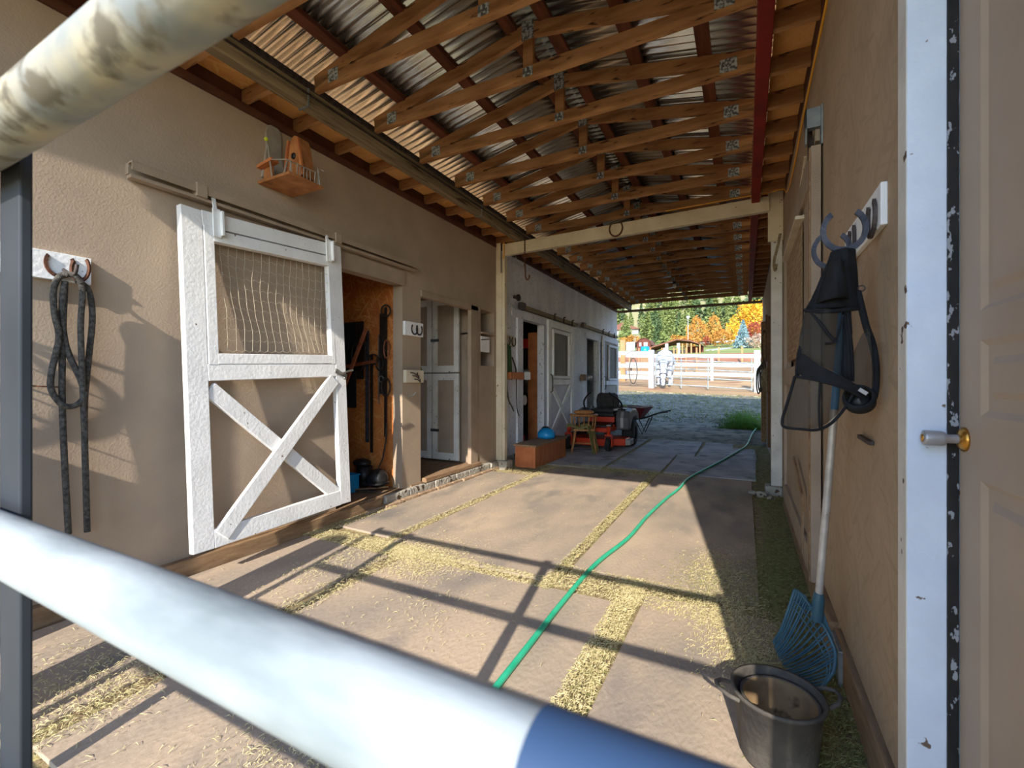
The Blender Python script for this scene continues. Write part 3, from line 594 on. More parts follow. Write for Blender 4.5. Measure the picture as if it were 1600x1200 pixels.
tag(mb.build('dry_grass', 'haydark'), 'short trodden grass over the yard behind the stable', 'grass', kind='stuff')
# ------------------------------------------------------------ galvanised gate close to the camera
GY = 0.145
gate = root('tube_gate', 'galvanised tube gate across the near end of the aisle', 'gate', (-0.9, GY, 0))
for h in (1.394, 1.028, 0.75, 0.47, 0.20):
    MB().tube([(-2.08, GY, h), (0.335, GY, h)], 0.0225, 28).build('rail', 'galv_stain' if h > 1.3 else 'galv', gate)
for x in (-2.08, 0.336): MB().tube([(x, GY, 0.16), (x, GY, 1.43)], 0.0225, 20).build('end_upright', 'galv', gate)
for x in (-0.663, -1.78): MB().box(x - 0.027, GY + 0.024, 0.17, x + 0.027, GY + 0.034, 1.42).build('strap', 'strapsteel', gate, bevel=0.002)
MB().tube([(-0.066, GY, 1.028), (0.27, GY, 1.028)], 0.0238, 32).build('overlay', 'overlay', gate, label='navy blue sleeve around the latch end of the rail')  # thin tube added over the rail to turn its right end navy
tag(MB().lathe([(0, -.02), (.12, -.02), (.118, 1.2), (.09, 1.25), (.04, 1.275), (0, 1.28)], (-2.26, 0.13, 0), 20).build('gate_post', 'sill'), 'round-topped timber gate post at the hinge end of the galvanised gate', 'post')
tag(MB().box(-2.79, 0.10, -0.02, -2.70, 0.19, 2.07).build('gate_post', 'tan_smooth', bevel=0.01), 'tall square post added out of view to shadow the left wall', 'post')  # unseen post, sized and placed for the broad shadow on the wall
fp = root('shadow_panel', 'unseen low panel and wires added to shadow the left wall', 'panel', (-2.9, .14, 0))  # out of view, put in to shadow the lower part of the left wall
MB().box(-2.998, .13, .02, -2.79, .155, 1.22).build('board', 'sill', fp, bevel=.003)
for h in (1.36, 1.50, 1.64): MB().tube([(-2.998, .145, h), (-2.78, .145, h - .03)], .004, 6).build('wire', 'iron', fp)
cl_ = root('rope_coil', 'unseen coil of rope added to throw looped shadows on the left wall', 'rope', (-2.88, .12, 1.7))  # unseen rope loops, made up for the curved shadows on the wall
for q, (cx, cz_, ra_, rb_) in enumerate([(-2.87, 1.58, .07, .20), (-2.89, 1.52, .055, .24), (-2.85, 1.62, .05, .16)]):
    MB().tube([(cx + ra_ * math.cos(t), .10 - .012 * q, cz_ + rb_ * math.sin(t) + .03 * math.cos(2 * t)) for t in [2 * math.pi * i / 28 for i in range(28)]], .010, 7, closed=True).build('loop', 'rope', cl_)
MB().tube([(-2.87, .10, 1.76), (-2.80, .12, 1.82), (-2.74, .13, 1.86)], .009, 6).build('tie', 'rope', cl_)

# ------------------------------------------------------------ big sliding door on the left
def frame_door(o, ux, name, label, lowm, mesh=True):
    """o: origin at lower near corner; corners given in ux = (BL, BR, TR, TL)"""
    BL, BR, TR, TL = [Vector(p) for p in ux]
    nrm = (BR - BL).cross(TL - BL).normalized()
    if nrm.x < 0: nrm = -nrm
    return BL, BR, TR, TL, nrm
BL, BR, TR, TL, nr = frame_door(None, [(-2.795, 1.425, .187), (-2.83, 2.60, .213), (-2.943, 2.60, 2.272), (-2.943, 1.43, 2.205)], '', '', '')
def P2(a, b, off=0.0): return (BL * (1 - a) + BR * a) * (1 - b) + (TL * (1 - a) + TR * a) * b + nr * off
sdr = root('sliding_door', 'white framed sliding stable door with a mesh window and crossed braces', 'door', (-2.86, 2.0, 0.18))
WD = (BR - BL).length; HT = (TL - BL).length; s_ = 0.118 / WD; r_ = 0.105 / HT
def plank(name, a, b, wdt, off=0.0, m_='white', t=0.045, par=sdr, ext=0, bevel=0.003): # a, b are centre points
    return MB().bar(a, b, wdt, t, up=nr, ext=ext).build(name, m_, par, bevel=bevel)
plank('stile', P2(s_ / 2, 0), P2(s_ / 2, 1), 0.118); plank('stile', P2(1 - s_ * .42, 0), P2(1 - s_ * .42, 1), 0.10)
for bb, wd_ in ((r_ / 2, .11), (1 - r_ * .45, .095), (0.512, 0.10)): plank('rail', P2(s_, bb), P2(1 - s_ * .84, bb), wd_)
wi = [P2(s_ + .036, .605), P2(1 - s_ * .84 - .036, .605), P2(1 - s_ * .84 - .036, .90), P2(s_ + .036, .90)]
plank('window_frame', P2(s_ + .03, .535), P2(s_ + .03, .956), .06, t=.05); plank('window_frame', P2(1 - s_ * .84 - .015, .535), P2(1 - s_ * .84 - .015, .956), .035, t=.05)
plank('window_frame', P2(s_ + .05, .93), P2(1 - s_ * .84 - .02, .93), .075, t=.05); plank('window_frame', P2(s_ + .05, .553), P2(1 - s_ * .84 - .02, .553), .065, t=.05)
plank('brace', P2(s_ + .01, .465), P2(1 - s_ * .95, .035), .095, t=.03); MBx = MB()
a_, b_ = P2(s_ + .035, .03, .016), P2(1 - s_ * 1.0, .478, .016); plank('brace', a_, b_, .095, t=.03)
# woven wire mesh bulging a little
rm = MB(); rnd = random.Random(4); na, nb = 17, 11; A0, A1, B0, B1 = s_ + .055, 1 - s_ * .84 - .03, .578, .915
bul = lambda a, b: 0.02 * math.sin(3.1 * a + 5 * b) * math.sin(math.pi * a) + 0.012 * math.sin(11 * a + 3 * b)
for i in range(na):
    a = i / (na - 1); aa = A0 + (A1 - A0) * a
    rm.tube([P2(aa + .003 * math.sin(9 * j / 10 + i) + .012 * math.sin(j / 3.2 + a * 3) * (1 - j / 20), B0 + (B1 - B0) * j / 20, bul(a, j / 20)) for j in range(21)], .0012, 4)
for k in range(nb):
    b = k / (nb - 1); rm.tube([P2(A0 + (A1 - A0) * j / 64, B0 + (B1 - B0) * b + .0035 * math.sin(j * math.pi / 2), bul(j / 64, b)) for j in range(65)], .0011, 4)
rm.build('wire_mesh', 'ringwire', sdr)
for a in (.165, .885):
    h_ = MB(); h_.bar(P2(a, .925, .035), P2(a, 1.012, .035), .045, .012, up=nr); h_.bar(P2(a + .02, .93, .05), P2(a + .02, 1.005, .05), .012, .03, up=nr); h_.bar(P2(a, .99, .03), P2(a, 1.05, .01), .02, .01, up=nr)
    h_.build('roller_hanger', 'white', sdr, label='galvanised roller hanger bracket')
lt = MB(); c = P2(.955, .497, .03); lt.bar(c + Vector((0, -.06, .02)), c + Vector((0, .05, -.02)), .03, .008, up=nr); lt.tube([c + Vector((.02, -.07, .035)), c + Vector((.03, -.02, .0)), c + Vector((.03, .04, .02)), c + Vector((.03, .09, .03))], .008, 6)
lt.lathe([(0, 0), (.013, 0), (.013, .012), (0, .012)], c + nr * .01 + Vector((0, .02, -.035)), 12, Matrix.Rotation(R(90), 4, 'Y')); lt.build('latch', 'steel', sdr)
cc = MB(); cc.box(XL + .0, 1.20, 2.30, XL + .03, 3.55, 2.36).box(XL + .03, 1.20, 2.355, XL + .075, 3.55, 2.365).box(XL + .068, 1.20, 2.315, XL + .075, 3.55, 2.36)
ra = root('door_track', 'tan painted sliding door track above the big white door', 'track', (XL, 2.4, 2.3))
cc.build('rail', 'tan_smooth', ra, bevel=.002)
for yy in (1.52, 2.55): MB().box(XL + .0, yy, 2.292, XL + .082, yy + .06, 2.372).build('bracket', 'tan_smooth', ra, bevel=.002)
MB().bar((XL + .04, 1.2, 2.285), (XL + .04, 3.55, 2.29), .05, .02).build('lip', 'tan_smooth', ra, bevel=.002)

# ------------------------------------------------------------ far sliding doors
def far_door(y0, y1, z0, z1, label, brace, wy0, wy1, wz0, wz1, fm):
    t = root('sliding_door', label, 'door', (-2.93, (y0 + y1) / 2, z0)); x0, x1 = -2.955, -2.92; e = .12
    MB().box(x0, y0, z0, x1, y0 + e, z1).build('stile', fm, t, bevel=.003); MB().box(x0, y1 - e, z0, x1, y1, z1).build('stile', fm, t, bevel=.003)
    for za, zb in ((z0, z0 + e), (wz0 - .16, wz0 - .06), (z1 - e, z1)): MB().box(x0, y0 + e, za, x1, y1 - e, zb).build('rail', fm, t, bevel=.003)
    MB().box(x0 - .012, y0 + .02, z0 + .02, x0, y1 - .02, z1 - .02).build('backing_board', 'whitewash' if brace else 'shade', t)
    f_ = MB()
    for (a, b, c_, d_) in ((wy0 - .05, wy0, wz0 - .05, wz1 + .05), (wy1, wy1 + .05, wz0 - .05, wz1 + .05), (wy0, wy1, wz0 - .05, wz0), (wy0, wy1, wz1, wz1 + .05)): f_.box(x0 + .01, a, c_, x1 + .012, b, d_)
    wf = f_.build('window_frame', fm, t, bevel=.002)
    g = MB(); g.box(x0 - .004, wy0, wz0, x0 + .004, wy1, wz1); g.build('window_panel', 'shade', t, label='dull grey window panel')
    gm = MB()
    for q in range(1, 9): gm.tube([(x1 - .01, wy0 + (wy1 - wy0) * q / 9, wz0), (x1 - .01, wy0 + (wy1 - wy0) * q / 9, wz1)], .003, 4)
    gm.build('wire_mesh', 'iron', t)
    if brace:
        a, b = (x1 - .012, y0 + e, z0 + e), (x1 - .012, y1 - e, wz0 - .16); MB().bar(a, b, .09, .025, up=(1, 0, 0)).build('brace', fm, t)
        a, b = (x1 - .008, y0 + e, wz0 - .16), (x1 - .008, y1 - e, z0 + e); MB().bar(a, b, .09, .025, up=(1, 0, 0)).build('brace', fm, t)
    h = MB(); h.tube([(x1 + .01, y0 + .06, 1.0), (x1 + .045, y0 + .06, 1.02), (x1 + .045, y0 + .06, 1.28), (x1 + .01, y0 + .06, 1.3)], .010, 6); h.build('handle', 'iron', t)
    return t
far_door(6.95, 8.2, .16, 2.22, 'white framed sliding door with a narrow window beside the orange mower', True, 7.18, 7.92, 1.28, 2.02, 'white')
far_door(10.2, 11.6, .2, 2.25, 'pale sliding door with a grey window at the far end of the left wall', False, 10.72, 11.4, 1.26, 2.02, 'whitewash')
for (y0, y1, z, lb) in ((5.95, 8.45, 2.29, 'rusty track above the middle sliding door'), (8.8, 11.55, 2.33, 'dark track above the far sliding door on the left wall')):
    t = root('door_track', lb, 'track', (XL, y0, z)); MB().box(XL, y0, z - .03, XL + .07, y1, z + .03).build('rail', 'greybeam', t, bevel=.003)
    MB().box(XL + .04, y0 - .06, z - .05, XL + .10, y0 + .08, z + .05).build('end_stop', 'iron', t)
    for q in range(3):
        yy = y0 + (y1 - y0) * (.5 + .18 * q); MB().tube([(XL + .08, yy, z - .06), (XL + .085, yy, z + .05), (XL + .085, yy + .06, z + .06)], .012, 6).build('roller', 'iron', t)
t = root('hose_reel_bracket', 'dark iron pulley bracket above the far store doorway', 'bracket', (XL, 5.85, 2.4))
MB().lathe([(0, 0), (.05, 0), (.05, .03), (0, .03)], (XL, 5.95, 2.42), 14, Matrix.Rotation(R(90), 4, 'Y')).build('pulley', 'iron', t)
MB().box(XL, 5.8, 2.39, XL + .03, 5.93, 2.43).build('arm', 'iron', t)
t = root('wall_lamp', 'small caged lamp on a timber block by the far dark doorway', 'lamp', (XL, 9.0, 1.26)); MB().box(XL, 8.8, 1.2, XL + .06, 9.02, 1.33).build('block', 'sill', t)
MB().ball((XL + .1, 9.12, 1.26), .055, (1, 1, 1)).build('shade', 'silver', t)

# ------------------------------------------------------------ dutch doors in the feed room
def leaf(x0, x1, z0, z1, label, hinge):
    t = root('stable_door_leaf', label, 'door', ((x0 + x1) / 2, 4.80, z0), 'dutch door leaves in the feed room'); y0, y1 = 4.785, 4.815; e = .075
    MB().box(x0, y0, z0, x0 + e, y1, z1).build('stile', 'white_chip', t, bevel=.002); MB().box(x1 - e, y0, z0, x1, y1, z1).build('stile', 'white_chip', t, bevel=.002)
    MB().box(x0 + e, y0, z0, x1 - e, y1, z0 + .09).build('rail', 'white_chip', t, bevel=.002); MB().box(x0 + e, y0, z1 - .085, x1 - e, y1, z1).build('rail', 'white_chip', t, bevel=.002)
    MB().box(x0 + .02, y1 - .012, z0 + .02, x1 - .02, y1, z1 - .02).build('panel', 'tan_smooth', t)
    MB().box(x0 - .03, y0 - .008, hinge, x0 + .10, y0, hinge + .035).build('hinge', 'black', t)
leaf(-3.67, -3.26, .16, 1.28, 'lower right dutch door leaf, tan panel in a white frame', .52); leaf(-3.67, -3.26, 1.295, 2.26, 'upper right dutch door leaf, tan panel in a white frame', 1.70)
leaf(-4.10, -3.69, .16, 1.28, 'lower left dutch door leaf half hidden behind the tan pillar', .52); leaf(-4.10, -3.69, 1.295, 2.26, 'upper left dutch door leaf half hidden behind the tan pillar', 1.70)
mb = MB(); mb.prism([(3.66, 1.05), (3.69, 1.44), (3.8, 1.34), (3.84, 1.28), (3.72, 1.02)], (XL - .1, 0, 0), (0, 1, 0), (0, 0, 1), (.03, 0, 0))
tag(mb.build('hanging_rag', 'strapgreen'), 'dark rag hanging inside the feed room doorway', 'rag')

# ------------------------------------------------------------ left wall fittings
def shoe_pair(par, x, y, z, r=.055, flat=True, m_='iron', dy=.06, tilt=0):
    for q in (0, 1): 
        mb = MB(); horseshoe(mb, (x, y + q * dy, z), r, (0, 1, 0), (0, 0, 1), (1, 0, 0), .012, .008); mb.build('horseshoe', m_, par)
b1 = root('horseshoe_board', 'white board with two horseshoe hooks holding the grey rope', 'hook board', (XL, .8, 1.74))
MB().box(XL, .42, 1.665, XL + .035, 1.045, 1.80).build('board', 'white', b1, bevel=.002)
mb = MB(); horseshoe(mb, (XL + .042, .925, 1.745), .058, (0, 1, 0), (0, 0, 1), (1, 0, 0), .013, .009, -215, 35); mb.build('horseshoe', 'rust', b1)
mb = MB(); horseshoe(mb, (XL + .085, .985, 1.73), .055, (.85, .35, 0), (0, 0, 1), (-.35, .85, 0), .013, .009); mb.build('horseshoe', 'rust', b1)
mb = MB(); mb.tube(smooth_path([(XL + .035, .94, 1.72), (XL + .10, .95, 1.69), (XL + .12, .955, 1.70), (XL + .125, .96, 1.74)]), .008, 8); mb.build('hook', 'iron', b1)
rp = root('lead_rope', 'grey braided lead rope looped over the horseshoe hook on the left wall', 'rope', (-2.92, .95, 1.6)); X_ = -2.925
MB().tube(smooth_path([(X_ + .03, .985, 1.66), (X_ + .03, .955, 1.69), (X_, .92, 1.685), (X_ - .01, .895, 1.62), (X_, .895, 1.50), (X_, .91, 1.38), (X_, .885, 1.22), (X_, .885, 1.13), (X_ + .01, .92, 1.06), (X_ + .012, .965, 1.055), (X_ + .01, 1.0, 1.10), (X_, .99, 1.18), (X_ - .01, .94, 1.34), (X_ - .01, .925, 1.5), (X_, .93, 1.64)], 8), .0135, 10).build('loop', 'rope', rp)
MB().tube(smooth_path([(X_ + .02, .93, 1.69), (X_ + .02, .965, 1.685), (X_ + .02, .99, 1.62), (X_ + .015, .985, 1.45), (X_ + .012, .992, 1.2), (X_ + .01, 1.0, .95)], 8), .0125, 10).build('loop', 'rope', rp)
MB().tube(smooth_path([(X_, .975, 1.67), (X_, 1.02, 1.63), (X_, 1.035, 1.5), (X_ - .01, 1.025, 1.3), (X_ - .01, 1.01, 1.1), (X_, 1.005, .9), (X_, 1.01, .65), (X_, 1.015, .42)], 8), .013, 10).build('tail', 'rope', rp)
MB().tube(smooth_path([(X_ - .01, .935, 1.66), (X_ - .012, .928, 1.4), (X_ - .01, .925, 1.1), (X_, .93, .8), (X_, .945, .43)], 8), .0135, 10).build('tail', 'rope', rp)
tag(MB().tube([(XL + .005, .80, 1.155), (XL + .04, .86, 1.15), (XL + .045, .93, 1.145)], .004, 6).build('wire_peg', 'rust'), 'thin rusty wire peg behind the grey rope', 'peg')
b2 = root('horseshoe_board', 'small white board with two dark horseshoes on the tan pillar', 'hook board', (XL, 3.58, 1.7)); MB().box(XL, 3.435, 1.635, XL + .03, 3.715, 1.775).build('board', 'white', b2, bevel=.002)
shoe_pair(b2, XL + .036, 3.57, 1.705, .05, dy=.075)
b3 = root('hook_block', 'lower white block with bent iron hooks on the tan pillar', 'hook block', (XL, 3.58, 1.22)); MB().box(XL, 3.44, 1.165, XL + .04, 3.71, 1.29).build('board', 'cream', b3, bevel=.002)
for q, zz in enumerate((1.265, 1.235, 1.20)): MB().tube([(XL + .04, 3.50 + .03 * q, zz), (XL + .07, 3.52 + .03 * q, zz - .005), (XL + .075, 3.57 + .02 * q, zz - .03), (XL + .06, 3.585 + .02 * q, zz + .0)], .006, 6).build('hook', 'iron', b3)
tag(MB().tube([(XL, 3.52, 1.03), (XL + .06, 3.53, 1.04), (XL + .075, 3.54, 1.07)], .007, 6).build('peg', 'steel'), 'small steel peg low on the tan pillar', 'peg')
b4 = root('horseshoe_board', 'white board with a horseshoe right of the left frame post', 'hook board', (XL, 5.6, 1.75)); MB().box(XL, 5.42, 1.68, XL + .03, 5.78, 1.83).build('board', 'cream', b4, bevel=.002)
mb = MB(); horseshoe(mb, (XL + .05, 5.73, 1.755), .065, (0, 1, 0), (0, 0, 1), (1, 0, 0), .013, .01); mb.build('horseshoe', 'iron', b4)
mb = MB(); horseshoe(mb, (XL + .05, 5.56, 1.755), .065, (0, 1, 0), (0, 0, 1), (1, 0, 0), .013, .01); mb.build('horseshoe', 'iron', b4)
g = root('halter', 'green webbing halter hanging on the horseshoe by the frame post', 'halter', (XL + .05, 5.6, 1.4))
for q, (a, b, w_) in enumerate([((-2.93, 5.52, 1.70), (-2.93, 5.56, 1.22), .05), ((-2.94, 5.60, 1.68), (-2.93, 5.62, 1.2), .035), ((-2.95, 5.48, 1.66), (-2.94, 5.5, 1.25), .04)]): MB().bar(a, b, w_, .012, up=(1, 0, 0)).build('strap', 'strapgreen', g)
MB().tube(smooth_path([(-2.93, 5.64, 1.52), (-2.92, 5.74, 1.34), (-2.92, 5.66, 1.26), (-2.92, 5.55, 1.22)]), .011, 6).build('cheek_strap', 'leather', g)
MB().tube(smooth_path([(-2.92, 5.74, 1.34), (-2.92, 5.76, 1.1), (-2.92, 5.77, .8), (-2.91, 5.82, .68)]), .008, 6).build('lead', 'leather', g)
tag(MB().tube(smooth_path([(-2.90, 5.40, 1.36), (-2.9, 5.43, 1.1), (-2.9, 5.48, .92), (-2.9, 5.56, .84), (-2.9, 5.63, .76)]), .009, 6).build('thin_rope', 'rope'), 'thin frayed rope trailing behind the left frame post', 'rope')
t = root('shelf_block', 'stained timber block with a pale box end beside the store doorway', 'block', (XL, 5.75, 1.27)); MB().box(XL + .02, 5.5, 1.21, XL + .12, 5.92, 1.31).build('block', 'boxwood', t); MB().box(XL + .02, 5.93, 1.205, XL + .13, 6.12, 1.32).build('box_end', 'silver', t)

# ------------------------------------------------------------ birdhouse
bh = root('birdhouse', 'small cedar birdhouse with a twig-fenced platform high on the left wall', 'birdhouse', (-2.9, 2.1, 2.55))
pr = [(y - .05, z + .0) for y, z in [(2.02, 2.60), (2.20, 2.60), (2.185, 2.72), (2.165, 2.82), (2.17, 2.93), (2.15, 2.985), (2.11, 3.0), (2.07, 2.985), (2.05, 2.93), (2.055, 2.82), (2.04, 2.72)]]
MB().prism(pr, (XL, 0, 0), (0, 1, 0), (0, 0, 1), (.018, 0, 0)).build('back_board', 'birdgrey', bh, bevel=.002, label='grey board with a rounded top')
hs = [(-2.90, 2.60), (-2.72, 2.60), (-2.735, 2.72), (-2.755, 2.80), (-2.765, 2.85), (-2.785, 2.89), (-2.81, 2.90), (-2.835, 2.89), (-2.855, 2.85), (-2.865, 2.79), (-2.88, 2.70)]
MB().prism(hs, (0, 2.09, 0), (1, 0, 0), (0, 0, 1), (0, .10, 0)).build('house_body', 'birdwood', bh, bevel=.003)
MB().lathe([(0, -.002), (.022, -.002), (.022, .004), (0, .004)], (-2.81, 2.087, 2.755), 14, Matrix.Rotation(R(90), 4, 'X')).build('entrance_hole', 'black', bh)
MB().bar((-2.712, 2.085, 2.60), (-2.762, 2.085, 2.87), .016, .016, up=(0, 1, 0)).bar((-2.908, 2.085, 2.60), (-2.86, 2.085, 2.87), .016, .016, up=(0, 1, 0)).build('eave_strip', 'boxwood', bh)
MB().box(-3.0, 1.95, 2.545, -2.67, 2.22, 2.565).build('platform', 'birdwood', bh, bevel=.003)
MB().box(-2.99, 1.985, 2.565, -2.90, 2.0, 2.66).build('side_step', 'birdwood', bh); MB().bar((-3.0, 1.97, 2.66), (-2.86, 1.98, 2.69), .06, .02).build('flared_roof', 'boxwood', bh)
fn = MB(); rnd = random.Random(2)
for q in range(9):
    x = -2.70 + rnd.uniform(-.01, .01); y = 1.97 + q * .028; fn.tube([(x, y, 2.565), (x + rnd.uniform(-.01, .01), y, 2.65)], .0035, 5)
fn.tube([(-2.70, 1.96, 2.645), (-2.70, 2.21, 2.655)], .004, 5); fn.tube([(-2.86, 1.96, 2.565), (-2.90, 1.955, 2.80)], .005, 5); fn.tube([(-2.89, 1.955, 2.69), (-2.70, 1.96, 2.65)], .004, 5); fn.tube([(-2.80, 2.0, 2.565), (-2.80, 2.03, 2.69)], .007, 6)
fn.tube([(-2.68, 2.2, 2.56), (-2.70, 2.2, 2.69), (-2.66, 2.22, 2.67)], .005, 5)
fn.build('twig_fence', 'birdgrey', bh)
MB().ball((-2.915, 1.955, 2.835), .014).build('flower', 'lime', bh)

# ------------------------------------------------------------ tack room contents
tk = 3.42
def hang(name, label, cat, x, z0, z1, w_, m_, extra=None, y=tk):
    t = root(name, label, cat, (x, y, z1))
    MB().bar((x, y, z0), (x, y, z1), w_, .012, up=(0, 1, 0)).build('strap', m_, t)
    if extra:
        for e in extra: e(t)
    return t
def ring(cx, cz, r, rz=None, m_='leather', nm='loop', y=None, th=.008):
    return lambda t: MB().tube([(cx + r * math.cos(q), (y or tk - .02), cz + (rz or r) * math.sin(q)) for q in [2 * math.pi * i / 20 for i in range(20)]], th, 6, closed=True).build(nm, m_, t)
hang('bridle', 'black bridle with round loops hanging nearest the pillar in the tack room', 'bridle', -3.21, .62, 1.92, .028, 'leather', [ring(-3.19, 1.88, .06), ring(-3.19, 1.12, .055, .09), ring(-3.18, 1.5, .035, .09, m_='brownleather')])
hang('bridle', 'black bridle with buckles hanging beside a steel bit in the tack room', 'bridle', -3.26, 1.05, 1.86, .05, 'leather', [ring(-3.27, 1.35, .05, .06), ring(-3.25, 1.2, .03, .03, 'steel', 'bit', th=.005)])
hang('bridle', 'long dark bridle reins hanging left of the buckled bridle', 'bridle', -3.40, .45, 1.45, .03, 'leather', [ring(-3.36, 1.4, .07, .05)])
hang('tie_strap', 'pale thin strap hanging among the bridles', 'strap', -3.30, .95, 1.65, .008, 'steel')
hang('tie_strap', 'dark blue lead strap with a hooked end in the tack room', 'strap', -3.46, .55, 1.7, .045, 'ironblue')
hang('halter', 'black halter hanging at the back of the tack room', 'halter', -3.56, 1.2, 1.8, .09, 'leather', [ring(-3.56, 1.45, .10, .16, th=.012)])
hang('saddle_pad', 'dark saddle pad hanging deep in the tack room', 'saddle pad', -3.72, .9, 1.8, .2, 'maskfabric')
tag(MB().bar((-3.30, 3.25, 1.70), (-3.62, 3.2, .98), .022, .03).build('wooden_stick', 'redrope'), 'red brown stick leaning across the tack room wall', 'stick')
tag(MB().bar((-3.9, 3.3, 1.30), (-3.28, 3.36, 1.38), .02, .03).build('wooden_bar', 'brownleather'), 'thin brown bar across the tack room wall', 'bar')
tag(MB().tube([(-3.18, 3.40, .75), (-3.18, 3.39, .58), (-3.17, 3.34, .42), (-3.16, 3.25, .3)], .008, 6).build('reins', 'leather'), 'loose rein end drooping to the dark pot', 'strap')
cr = root('plastic_crate', 'blue plastic crate on the tack room floor', 'crate', (-3.5, 3.1, .12))
mb = MB(); xa, xb, ya, yb, za, zb = -3.62, -3.30, 2.92, 3.16, .12, .29
for bx in ((xa, ya, za, xb, yb, za + .01), (xa, ya, za, xa + .01, yb, zb), (xb - .01, ya, za, xb, yb, zb), (xa, ya, za, xb, ya + .01, zb), (xa, yb - .01, za, xb, yb, zb)): mb.box(*bx)
mb.build('tub', 'blue', cr, bevel=.004); MB().box(xa - .008, ya - .008, zb - .015, xb + .008, ya + .004, zb).box(xa - .008, yb - .004, zb - .015, xb + .008, yb + .008, zb).box(xa - .008, ya, zb - .015, xa + .004, yb, zb).box(xb - .004, ya, zb - .015, xb + .008, yb, zb).build('rim', 'blue', cr)
tag(MB().box(-3.55, 2.97, .135, -3.38, 3.1, .26).build('grooming_brush', 'boxwood', bevel=.01), 'brown grooming brush inside the blue crate', 'brush')
hp = root('riding_helmet', 'glossy black riding helmet on the tack room floor', 'helmet', (-3.15, 3.27, .12)); MB().ball((-3.17, 3.27, .235), .10, (1, 1, .95), 20, 12).build('shell', 'black', hp); MB().lathe([(.098, 0), (.125, -.005), (.125, .003), (.098, .012)], (-3.17, 3.25, .2), 24).build('brim', 'black', hp)
tag(MB().ball((-3.42, 3.31, .36), .085, (1.2, .9, .5), 16, 8).build('feed_pan', 'black'), 'dark upturned pan behind the blue crate', 'pan')
tag(MB().lathe([(0, 0), (.06, 0), (.08, .2), (.07, .2), (.05, .02)], (-3.42, 3.34, .12), 16).build('black_pail', 'black'), 'black pail under the upturned pan', 'pail')
tag(MB().bar((-3.42, 3.03, .135), (-3.06, 3.30, .16), .022, .012).build('wood_lath', 'sill'), 'pale lath lying on the tack room sill', 'stick')
tag(MB().bar((-3.45, 3.1, .135), (-3.1, 3.16, .14), .03, .015).build('metal_scraper', 'iron'), 'dark flat scraper lying by the helmet', 'tool')

# ------------------------------------------------------------ store doorway contents
tag(MB().box(-3.33, 7.0, .1, -3.13, 7.03, 2.02).build('plywood_sheet', 'boxwood', bevel=.003), 'orange plywood sheet standing in the store doorway', 'board')
tag(MB().box(-3.52, 7.0, 1.76, -3.32, 7.06, 1.92).build('red_box', 'redplastic', bevel=.01), 'small bright red box high in the store doorway', 'box')
hb = root('riding_hat', 'dark cap with pale stripes hanging in the store doorway', 'cap', (-3.36, 6.9, 1.3)); MB().ball((-3.36, 6.95, 1.30), .09, (1.1, .8, .8)).build('crown', 'black', hb); MB().ball((-3.34, 6.93, 1.36), .05, (1.4, .8, .5)).build('stripe', 'silver', hb)
tag(MB().ball((-3.36, 6.93, .86), .06, (.7, .7, 1.5)).build('white_bottle', 'white'), 'pale bottle hanging in the dark store doorway', 'bottle')
tag(MB().box(-3.6, 6.3, .1, -3.25, 6.75, .3).build('red_tub', 'redplastic', bevel=.04), 'red tub on the store room floor', 'tub')
for q, (y, z, x, lb) in enumerate([(8.4, 1.2, -4.0, 'grey sack deep in the store room'), (8.0, .5, -3.7, 'dark bundle on the store room floor')]):
    tag(MB().ball((x, y, z if q == 0 else .35), .25, (1, 1, 1)).build('sack', 'shade' if q == 0 else 'leather'), lb, 'sack')
# wooden step box with the blue cap container
bx = root('step_box', 'orange plywood step box beside the left frame post', 'box', (-2.62, 5.95, 0))
MB().box(-2.80, 5.42, .30, -2.46, 6.60, .33).build('top', 'sill', bx, bevel=.004); MB().box(-2.78, 5.44, .018, -2.74, 6.58, .30).box(-2.52, 5.44, .018, -2.48, 6.58, .30).build('side_panel', 'boxwood', bx, bevel=.003)
MB().box(-2.74, 5.44, .018, -2.52, 5.47, .30).build('end_panel', 'boxwood', bx, bevel=.003); MB().box(-2.74, 6.55, .018, -2.52, 6.58, .30).build('end_panel', 'boxwood', bx, bevel=.003)
bt = root('blue_container', 'round blue plastic container with a black handle on the step box', 'container', (-2.66, 6.25, .33))
MB().lathe([(0, 0), (.12, 0), (.135, .03), (.13, .08), (.10, .125), (.06, .15), (0, .155)], (-2.65, 6.22, .331), 28).build('body', 'blue', bt)
MB().tube(smooth_path([(-2.72, 6.2, .45), (-2.69, 6.19, .49), (-2.61, 6.19, .49), (-2.58, 6.2, .45)]), .012, 8).build('handle', 'black', bt); MB().lathe([(0, 0), (.03, 0), (.03, .02), (0, .02)], (-2.65, 6.22, .483), 16).build('cap', 'black', bt)

